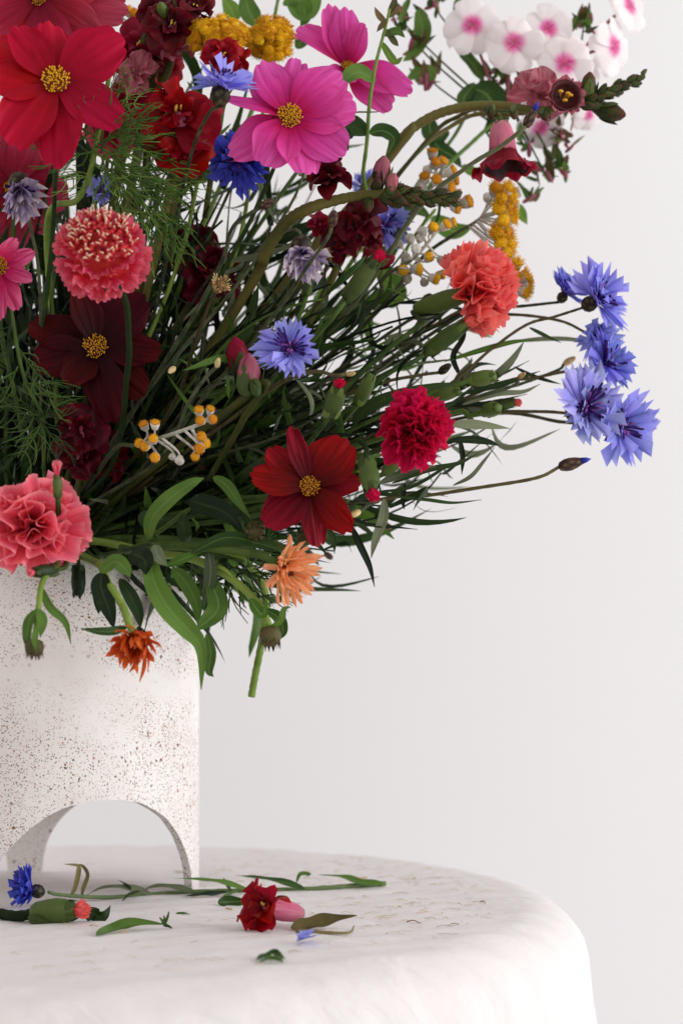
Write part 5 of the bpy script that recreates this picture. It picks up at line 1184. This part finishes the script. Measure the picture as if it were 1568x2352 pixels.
# ---- feathery cosmos foliage
def feather_mesh(seed, n=5, L=1.0):
    r_ = random.Random(seed); mb = MB(); bend = r_.uniform(-.35, .35)
    C = lambda t: Vector((bend*t*t, t*.8, .12*math.sin(t*4+seed)))
    mb.add(*tube([C(i/7) for i in range(8)], .019, .008, 4))
    for i in range(n):
        t = .10+.85*i/n; b = C(t)
        for s in (-1, 1):
            l = L*(.62*(1-.5*t))*r_.uniform(.6, 1.25); d = Vector((s*r_.uniform(.4, 1), r_.uniform(.3, 1.0), r_.uniform(-.6, .6))).normalized()
            cur = Vector((-s*.25*l, r_.uniform(-.1, .45)*l, r_.uniform(-.35, .35)*l)); pth = [b, b+d*l*.35, b+d*l*.7+cur*.35, b+d*l+cur]
            mb.add(*tube(catmull(pth, 7), .0155, .006, 4))
            k = r_.uniform(.3, .6); b2 = b+d*l*k; d2 = (d+Vector((-s*r_.uniform(.2, .9), .6, r_.uniform(-.6, .6)))).normalized()
            mb.add(*tube(catmull([b2, b2+d2*l*.25, b2+d2*l*.5+cur*.2], 5), .0125, .006, 4))
    return mb.mesh('feathery_leaf')
FEA = [feather_mesh(i) for i in range(6)]
def feathery(label, pts, leaves, r=.0018, stem='stem_bright', group='feathery cosmos foliage'):
    r_ = random.Random(len(label)*3); W_ = [P(*p) for p in pts]; Q, B = neck_route(W_[0], r_); path = catmull(W_+[Q, B], 10*len(W_)+14)
    T = Thing('feathery_foliage', label, 'foliage', path[-1], group)
    T.part('stem', make_mesh('stem', *tube(path, r*.75, r*1.2, 7)), M[stem])
    for (x, y, d, L, ang, tilt) in leaves:
        Fm = frame(P(x, y, d), 0, 0, ang) @ Matrix.Rotation(math.radians(tilt), 4, 'X') @ Matrix.Rotation(r_.uniform(-.8, .8), 4, 'Y') @ Matrix.Scale(PX(L, d), 4)
        T.part('feathery_leaf', FEA[r_.randrange(6)], M['thread' if stem == 'stem_bright' else 'thread_dark'], Fm)
    return T
feathery('bushy feathery green cosmos foliage with a forked pale stem, under the bright red cosmos', [(250, 175, 85), (238, 250, 85), (222, 320, 85), (205, 400, 85.5), (175, 460, 87), (110, 500, 90), (120, 760, 95)],
    [(235, 260, 85, 130, 80, 10), (240, 275, 85, 120, 110, 5), (225, 330, 84.5, 150, 70, 15), (222, 340, 85, 170, 105, 0), (220, 350, 85, 180, 125, 5), (215, 355, 85, 160, 148, 0), (215, 345, 84.5, 150, 260, 10), (225, 320, 84.5, 120, 300, 10), (240, 360, 85.5, 190, 118, 0), (300, 380, 86, 180, 130, 5), (310, 430, 86, 170, 150, 0), (280, 420, 86, 160, 165, 5), (340, 440, 86, 150, 140, 0), (350, 480, 87, 150, 160, 0), (290, 330, 86, 150, 90, 5), (260, 300, 85, 130, 60, 10), (330, 400, 86.5, 150, 110, 0), (260, 380, 86, 150, 190, 0), (380, 400, 87, 130, 100, 0), (370, 360, 87, 130, 70, 0), (245, 215, 84.8, 90, 60, 20), (320, 480, 87, 160, 175, 0), (380, 500, 88, 140, 150, 0), (270, 450, 86, 130, 140, 20), (220, 400, 85.5, 110, 250, 10), (230, 310, 84, 120, 20, 20), (205, 320, 84, 110, 335, 20)])
feathery('thin feathery green cosmos foliage on a slender stem left of the burgundy cosmos', [(25, 700, 88), (40, 800, 88), (60, 880, 88), (95, 950, 89), (100, 1010, 91), (110, 1150, 95)],
    [(40, 800, 88, 130, 150, 0), (50, 850, 88, 130, 220, 0), (60, 880, 88, 140, 120, 0), (90, 950, 88.5, 140, 260, 10), (95, 965, 88.5, 130, 200, 0), (95, 970, 88.5, 130, 150, 0), (95, 950, 88.5, 110, 310, 10), (30, 740, 88, 120, 200, 0), (90, 1000, 90, 140, 220, 0), (20, 960, 89, 130, 100, 0), (100, 960, 88.5, 90, 60, 10)], .0013, 'stem')
feathery('wispy feathery green foliage beside the vase, under the thick calendula stem', [(560, 1290, 87), (500, 1275, 87), (400, 1268, 88), (300, 1270, 90)],
    [(540, 1300, 87, 170, 120, 0), (520, 1290, 87, 170, 150, 0), (560, 1300, 87, 120, 60, 0), (500, 1280, 87, 160, 165, 0), (450, 1280, 88, 150, 175, 0), (580, 1310, 87.5, 90, 100, 0)], .0012, 'stem')

# ---- crowded thin stems with linear leaves: the green body of the bouquet
def filler(tip, r_, mat, stem, nleaf, N=None, leafL=(.022, .075), wide=False, bud=None, lib=None):
    H = tip
    out = (H-(VC+Vector((0, 0, NECKZ)))).normalized()
    Nn = (out+Vector((r_.uniform(-.6, .6), r_.uniform(-.6, .6), r_.uniform(-.45, .6)))).normalized()
    path = stem_path(H, Nn, r_, None, .08, 24)
    lab, g = FILL[(mat, bool(bud))]
    q = min(LAND, key=lambda l: (P(l[0], l[1], 95)-Vector((H.x*.95/(1+H.y), -.05, CAMZ+(H.z-CAMZ)*.95/(1+H.y)))).length)[2]
    lab = lab+' '+q
    T = Thing('leafy_stem', lab, 'stem', path[-1], g)
    T.part('stem', make_mesh('stem', *tube(path, r_.uniform(.0005, .0008), r_.uniform(.0008, .0018), 6)), M[stem])
    n = len(path)-3
    for i in range(nleaf):
        k = min(n-2, int((.02+.90*(i+r_.random())/nleaf)*n)); p = path[k]; t = (path[max(0, k-1)]-path[k+1]).normalized()
        rnd = Vector((r_.gauss(0, 1), r_.gauss(0, 1), r_.gauss(0, 1))); sd = (rnd-t*rnd.dot(t)).normalized()
        y = (t*r_.uniform(.55, 1.1)+sd*r_.uniform(.15, 1.5)).normalized(); z = sd-y*sd.dot(y); z.normalize(); x = y.cross(z)
        L = r_.uniform(*leafL); Mx = Matrix((x, y, z)).transposed().to_4x4(); Mx.translation = p
        Mx = Mx @ Matrix.Diagonal((L*r_.uniform(.7, 1.25), L, L, 1))
        T.part('leaf', lib[r_.randrange(8)] if lib else (LINW if wide and r_.random() < .5 else LIN)[r_.randrange(6 if wide else 12)], M[mat], Mx)
    if bud:
        T.part('bud_head', BUDM, M[bud], frame(H, r_.uniform(-40, 40), r_.uniform(0, 60)) @ Matrix.Scale(.0045, 4))
    return T
FILL = {('leaf_linear', False): ('thin dark green leafy stem ending', 'thin dark leafy stems in the bouquet'),
        ('leaf_dark', False): ('very dark broad leaved stem ending', 'very dark leafy stems in the bouquet'),
        ('leaf_grey', False): ('thin grey green leafy stem ending', 'grey green leafy stems in the bouquet'),
        ('leaf', False): ('mid green leafy stem ending', 'mid green leafy stems in the bouquet'),
        ('leaf_linear', True): ('thin leafy stem with a brown bud ending', 'budded thin stems in the bouquet')}
LAND = [(128, 187, 'behind the bright red cosmos'), (665, 268, 'behind the open magenta cosmos'), (797, 152, 'near the cupped pink cosmos'), (220, 797, 'near the burgundy cosmos'), (235, 585, 'near the round scabious'),
        (710, 1118, 'near the dark crimson cosmos'), (665, 800, 'near the outward facing blue cornflower'), (692, 585, 'near the withered white cornflower'), (1112, 662, 'near the coral carnation'), (955, 985, 'near the crimson carnation'),
        (78, 1210, 'near the salmon pink carnation'), (1340, 900, 'near the outer cornflower cluster'), (408, 280, 'behind the bright red snapdragon'), (950, 440, 'near the dark budded snapdragon tip'), (560, 80, 'near the golden flower heads'),
        (1150, 500, 'near the column of yellow buttons'), (400, 1000, 'near the pale spray of orange buttons'), (1108, 880, 'near the smooth green carnation buds'), (504, 657, 'near the dry shaggy seed head'), (480, 1150, 'near the broad leaves at the vase rim'), (350, 60, 'near the maroon seed cups'), (1130, 240, 'near the phlox leaves')]
fr = random.Random(2024)
REACH = [(-40, 900), (-20, 1150), (0, 1250), (15, 1280), (30, 1180), (40, 1100), (50, 1060), (60, 1040), (68, 1040), (75, 980), (82, 830), (88, 640), (94, 420), (104, 240)]
def reach(a):
    for (a0, r0), (a1, r1) in zip(REACH, REACH[1:]):
        if a0 <= a <= a1: return r0+(r1-r0)*(a-a0)/(a1-a0)
    return 300
NF = 205
for i in range(NF):
    a = -30+130*((i+fr.random())/NF)
    rr = reach(a)*(fr.uniform(.55, 1.0) if i % 3 else fr.uniform(.35, .7)); x = 120+rr*math.sin(math.radians(a)); y = 1300-rr*math.cos(math.radians(a))
    d = fr.uniform(94, 110) if x < 480 else fr.uniform(91, 110)
    c = fr.random()
    mat = ('leaf_linear' if c < .60 else 'leaf_dark' if c < .86 else 'leaf_grey' if c < .94 else 'leaf') if x < 640 else ('leaf_linear' if c < .48 else 'leaf_dark' if c < .58 else 'leaf_grey' if c < .76 else 'leaf')
    st = {'leaf_linear': 'stem_dark', 'leaf_dark': 'stem_dark', 'leaf_grey': 'stem_grey', 'leaf': 'stem'}[mat]
    bud = 'bud_scales' if mat == 'leaf_linear' and fr.random() < .16 else None
    filler(P(x, y, d), fr, mat, st, fr.randrange(7, 13), wide=(mat in ('leaf_dark', 'leaf')), bud=bud)

LIT = [lin_leaf(i+80, .05+.012*(i % 3), .35, 1.0) for i in range(8)]
tr_ = random.Random(77)
for i in range(46):
    x, y = tr_.uniform(430, 1120), tr_.uniform(470, 1120)
    if i % 2: x, y = tr_.uniform(680, 1130), tr_.uniform(600, 1000)
    if y > 1180-(x-300)*.12: continue
    c = tr_.random(); mat = 'leaf_linear' if c < .55 else 'leaf_grey' if c < .8 else 'leaf'
    filler(P(x, y, tr_.uniform(93.5, 99) if x > 860 else tr_.uniform(88, 96)), tr_, mat, {'leaf_linear': 'stem_dark', 'leaf_grey': 'stem_grey', 'leaf': 'stem'}[mat], tr_.randrange(8, 13), leafL=(.016, .045), lib=LIT, bud='bud_scales' if mat == 'leaf_linear' and tr_.random() < .4 else None)
# ================================================================== FALLEN PIECES ON THE CLOTH
def onP(px, py, h=0.0):
    """point on the cloth top under a photo pixel, h metres above it"""
    d = F*(CAMZ-h)/(py-HY)
    p = Vector(((px-CX)*d/F, -1.0+d, h)); return p
def LP(px, py, d):
    p = P(px, py, d)
    return p if p.z > .0012 else onP(px, py, .0012)
def fallen_cornflower():
    d = 92.5
    T = Thing('fallen_cornflower', 'blue cornflower lying on the cloth with its long leafy stem', 'flower', onP(420, 2040))
    H = P(76, 2046, 91)
    pts = [P(112, 2050, 91.5), LP(140, 2056, 93), LP(240, 2062, 95), LP(330, 2056, 97), LP(440, 2049, 98), LP(560, 2046, 98.5), LP(700, 2043, 99), LP(800, 2036, 100), LP(885, 2030, 101)]
    path = catmull(pts, 60)
    T.part('stem', make_mesh('stem', *tube(path, .0011, .0017, 7)), M['stem_fallen'])
    Fm = frame(H, -62, 16); R = .0165
    T.part('involucre', INV, M['involucre'], Fm @ Matrix.Translation((0, 0, .001)) @ Matrix.Scale(R*.44, 4))
    r_ = random.Random(8)
    for i in range(11):
        T.part('floret', CORNF[i % 6], M['cornflower_deep'], Fm @ petalM(i*33, 32+r_.uniform(-12, 22), R*r_.uniform(.85, 1.05)*(.72 if 110 < i*33 < 250 else 1), R, r_.uniform(-25, 25), R*.06, 0))
    T.part('stamens', STAM[0], M['stamen'], Fm @ Matrix.Scale(R*.8, 4), stuff=True)
    def lf(pp, w, mat, face=(0, -.7, 1), tw=0., fold=.25):
        pth = catmull([LP(*p) for p in pp], 16); T.part('leaf', make_mesh('leaf', *ribbon(pth, lambda t: max(w*.6*wleaf(t), .0002), Vector(face), fold, .16, tw+.5, 4, len(T.o.children))), M[mat])
    for pp, w, mt, *kw in [
        ([(575, 2046, 97), (520, 2030, 96.5), (470, 2022, 96), (395, 2018, 95)], .0042, 'leaf'),
        ([(700, 2043, 98), (660, 2030, 98), (600, 2018, 97.5), (543, 2012, 97)], .0050, 'leaf'),
        ([(680, 2030, 99), (690, 2008, 99), (712, 2010, 99), (690, 2022, 98.5)], .0022, 'leaf', (0, -1, .4), 1.5),
        ([(880, 2030, 100), (830, 2028, 100), (790, 2016, 100), (730, 2010, 100)], .0055, 'leaf'),
        ([(350, 2056, 96.5), (300, 2042, 96), (240, 2040, 95.5), (185, 2064, 95)], .0050, 'leaf_grey', (0, -.8, 1), .8),
        ([(310, 2050, 96), (290, 2034, 96), (272, 2022, 96)], .0020, 'leaf_linear'),
        ([(320, 2046, 96), (295, 2058, 94.5), (280, 2072, 93.5)], .0028, 'leaf'),
        ([(450, 2048, 97), (410, 2040, 96.5), (360, 2036, 96.5), (320, 2050, 96)], .0042, 'leaf_grey'),
        ([(520, 2050, 97.5), (470, 2056, 96.5), (420, 2060, 96)], .0042, 'leaf_dark'),
        ([(530, 2048, 97.5), (520, 2030, 97.5), (512, 2016, 97.5)], .0022, 'leaf'),
        ([(545, 2048, 97.5), (520, 2060, 96), (560, 2066, 95)], .0034, 'leaf'),
        ([(500, 2075, 92), (530, 2072, 92.5), (580, 2072, 92.5)], .0062, 'leaf', (0, -1, .3)),
        ([(160, 2064, 94), (172, 2040, 94.5), (180, 2005, 95), (178, 1990, 95), (162, 1987, 94.6), (146, 1986, 94)], .0027, 'leaf_dry', (.3, -1, .2), .8),
        ([(188, 2062, 94), (192, 2040, 94.5), (202, 2010, 95), (190, 1990, 95.5), (175, 1986, 95.5)], .0025, 'leaf_dry', (-.3, -1, .2), -.6)]:
        lf(pp, w, mt, *kw)
fallen_cornflower()
def fallen_bud():
    H = P(126, 2095, 85)
    T = Thing('fallen_carnation_bud', 'green carnation bud with a coral tip lying on the cloth beside the fallen cornflower', 'bud', onP(60, 2118))
    s = .0116; Fm = frame(H, 78, 6, 20); Sc = Fm @ Matrix.Diagonal((s*1.38, s*1.38, s*1.15, 1))
    c = T.part('calyx', CAL, M['calyx'], Sc)
    for i in range(5): T.part('calyx_tooth', SEP[i % 4], M['calyx'], Sc @ petalM(i*72, 80, .5, .9, 0, .37, .55), c)
    r_ = random.Random(5)
    for i in range(9): T.part('petal', CARNS[i % 5], M['coral'], Sc @ petalM(i*40, 84+r_.uniform(-6, 6), .95, .5, r_.uniform(-20, 20), .10, .5))
    for i in range(2): T.part('bract', SEP[i], M['calyx'], Sc @ petalM(i*60+150, 74, 1.0, 1.9, 0, .36, -1.05), c)
    path = catmull([H-Nof(Fm)*s, LP(40, 2105, 85.5), LP(0, 2100, 86.5), LP(-40, 2096, 87)], 16)
    T.part('stem', make_mesh('stem', *tube(path, .0030, .0034, 8)), M['stem_dark'])
fallen_bud()
def fallen_snap():
    H = P(612, 2084, 83)
    T = Thing('fallen_snapdragon', 'dark red snapdragon bloom with a pink throat lying on the cloth', 'flower', onP(640, 2140))
    Fm = frame(H, -48, 14, 20)
    snap_flower(T, Fm, .0150, 'snap_red', 'snap_tube', seed=46, tilt=25, tubeL=1.7, calm='calyx')
fallen_snap()
def ground_leaf(name, label, pts, w, mat, cat='leaf', face=(0, -.4, 1), fold=.3, tw=0., ruffle=.08, extra=None):
    T = Thing(name, label, cat, onP(pts[0][0], pts[0][1]+2))
    pth = catmull([LP(x, y, h) for x, y, h in pts], 18)
    T.part('blade', make_mesh('blade', *ribbon(pth, lambda t: max(w*wleaf(t), .0002), Vector(face), fold, ruffle, tw, 6, 2)), M[mat])
    if extra: extra(T)
    return T
def tuft(T):
    for (x, y) in ((388, 2095), (376, 2104), (366, 2108), (394, 2132)):
        pth = catmull([P(376, 2124, 83), LP((376+x)/2+2, (2124+y)/2, 83), LP(x, y, 83)], 8)
        T.part('tip', make_mesh('tip', *tube(pth, .0012, .0004, 5)), M['leaf'])
ground_leaf('fallen_leaf', 'long dark green pointed leaf lying on the cloth in front of the vase leg', [(222, 2150, 82), (262, 2136, 82.3), (310, 2122, 82.8), (378, 2124, 83)], .0042, 'leaf', face=(0, -.8, 1), fold=.4, extra=tuft)
ground_leaf('curled_leaf', 'small curled dark leaf lying on the cloth beside the coral tipped bud', [(204, 2117, 85.5), (208, 2100, 86), (228, 2106, 86), (242, 2100, 86), (254, 2080, 86.5)], .0040, 'leaf_dark', face=(.3, -1, .5), tw=1.2)
def twig(T):
    pth = catmull([LP(680, 2138, 82.5), LP(740, 2142, 82.3), LP(800, 2143, 82.3), LP(813, 2128, 82.5)], 16)
    T.part('midrib', make_mesh('midrib', *tube(pth, .0013, .0004, 6)), M['leaf_dry'])
ground_leaf('withered_leaf', 'withered pale brown leaf with a bare midrib beside the fallen snapdragon', [(668, 2134, 82.5), (710, 2128, 82.8), (760, 2116, 83), (820, 2104, 83)], .0050, 'leaf_dry', face=(0, -.8, 1), fold=.5, ruffle=.2, extra=twig)
def ground_floret():
    T = Thing('fallen_floret', 'single pale blue cornflower floret lying on the cloth below the fallen snapdragon', 'petal', onP(690, 2172))
    R = .0125; H = P(682, 2164, 78)
    Mx = Matrix.Translation(H) @ Matrix.Rotation(math.radians(-62), 4, 'Z') @ Matrix.Rotation(math.radians(12), 4, 'X') @ Matrix.Scale(R, 4)
    T.part('floret', CORNF[1], M['cornflower'], Mx)
    T.part('floret', CORNF[3], M['cornflower'], Matrix.Translation(H+Vector((0, 0, .001))) @ Matrix.Rotation(math.radians(-120), 4, 'Z') @ Matrix.Rotation(math.radians(20), 4, 'X') @ Matrix.Scale(R*.8, 4))
ground_floret()
def crumb():
    T = Thing('leaf_fragment', 'small crumpled green leaf fragment lying alone at the front of the cloth', 'leaf', onP(625, 2205))
    for k, (pts, w) in enumerate([([(590, 2206, 74), (612, 2198, 74), (635, 2190, 74.2), (655, 2204, 73.6)], .0020), ([(598, 2212, 73), (622, 2204, 73.4), (645, 2208, 73.2)], .0016), ([(630, 2194, 74), (640, 2202, 73.8), (650, 2212, 73)], .0018)]):
        pth = catmull([LP(*p) for p in pts], 12)
        T.part('blade', make_mesh('blade', *ribbon(pth, lambda t: max(w*wleaf(t), .0002), Vector((0, -.4, 1)), .6, .3, 1.0, 4, k)), M['leaf'])
crumb()
ground_leaf('needle_leaf', 'tiny green needle leaf lying between the long leaf and the fallen snapdragon', [(404, 2099, 88.5), (420, 2099, 88.5), (437, 2101, 88.5)], .0012, 'leaf')
def litter():
    r_ = random.Random(12); a, b, c = MB(), MB(), MB()
    for i in range(420):
        if i < 300:
            px, py = r_.uniform(0, 1250), r_.uniform(1985, 2250)
            if r_.random() < .55: px, py = r_.gauss(930, 180), r_.gauss(2085, 40)
        else: px, py = r_.uniform(400, 1150), r_.uniform(1960, 2040)
        if py < 1960: continue
        p = onP(px, py)
        if math.hypot(p.x-TC.x, p.y-TC.y) > TR-.01 or math.hypot(p.x-VC.x, p.y-VC.y) < VR+.003: continue
        L = r_.uniform(.003, .013); an = r_.uniform(-.7, .7)+(math.pi if r_.random() < .5 else 0); cu = r_.uniform(-3.2, 3.2)
        pts = []; q = Vector((p.x, p.y, .0008+cloth_z(p.x, p.y)))
        for k in range(8):
            pts.append(q.copy()); q = q+Vector((math.cos(an), math.sin(an), 0))*L/7; q.z = .0009+cloth_z(q.x, q.y)+.0004*math.sin(k); an += cu/7+r_.uniform(-.3, .3)
        mb = (a, b, c)[0 if i % 3 else (1 if i % 2 else 2)]
        w = r_.uniform(.00006, .00013) if r_.random() < .94 else r_.uniform(.0002, .0005)
        mb.add(*tube(pts, w, w*.6, 4))
    for mb, m_, nm, lb in ((a, 'dry_tan', 'straw_fibres', 'fine straw coloured plant fibres scattered over the cloth'), (b, 'fibre_brown', 'brown_fibres', 'fine brown plant fibres scattered over the cloth'), (c, 'pollen', 'pollen_crumbs', 'fine yellow stamens and crumbs scattered over the cloth')):
        solo(nm, mb.mesh(nm), M[m_], lb, 'plant litter', kind='stuff')
litter()
print('OBJECTS', len(bpy.data.objects), 'MESHES', len(bpy.data.meshes), 'TRIS', sum(len(m.polygons)*2 for m in bpy.data.meshes))
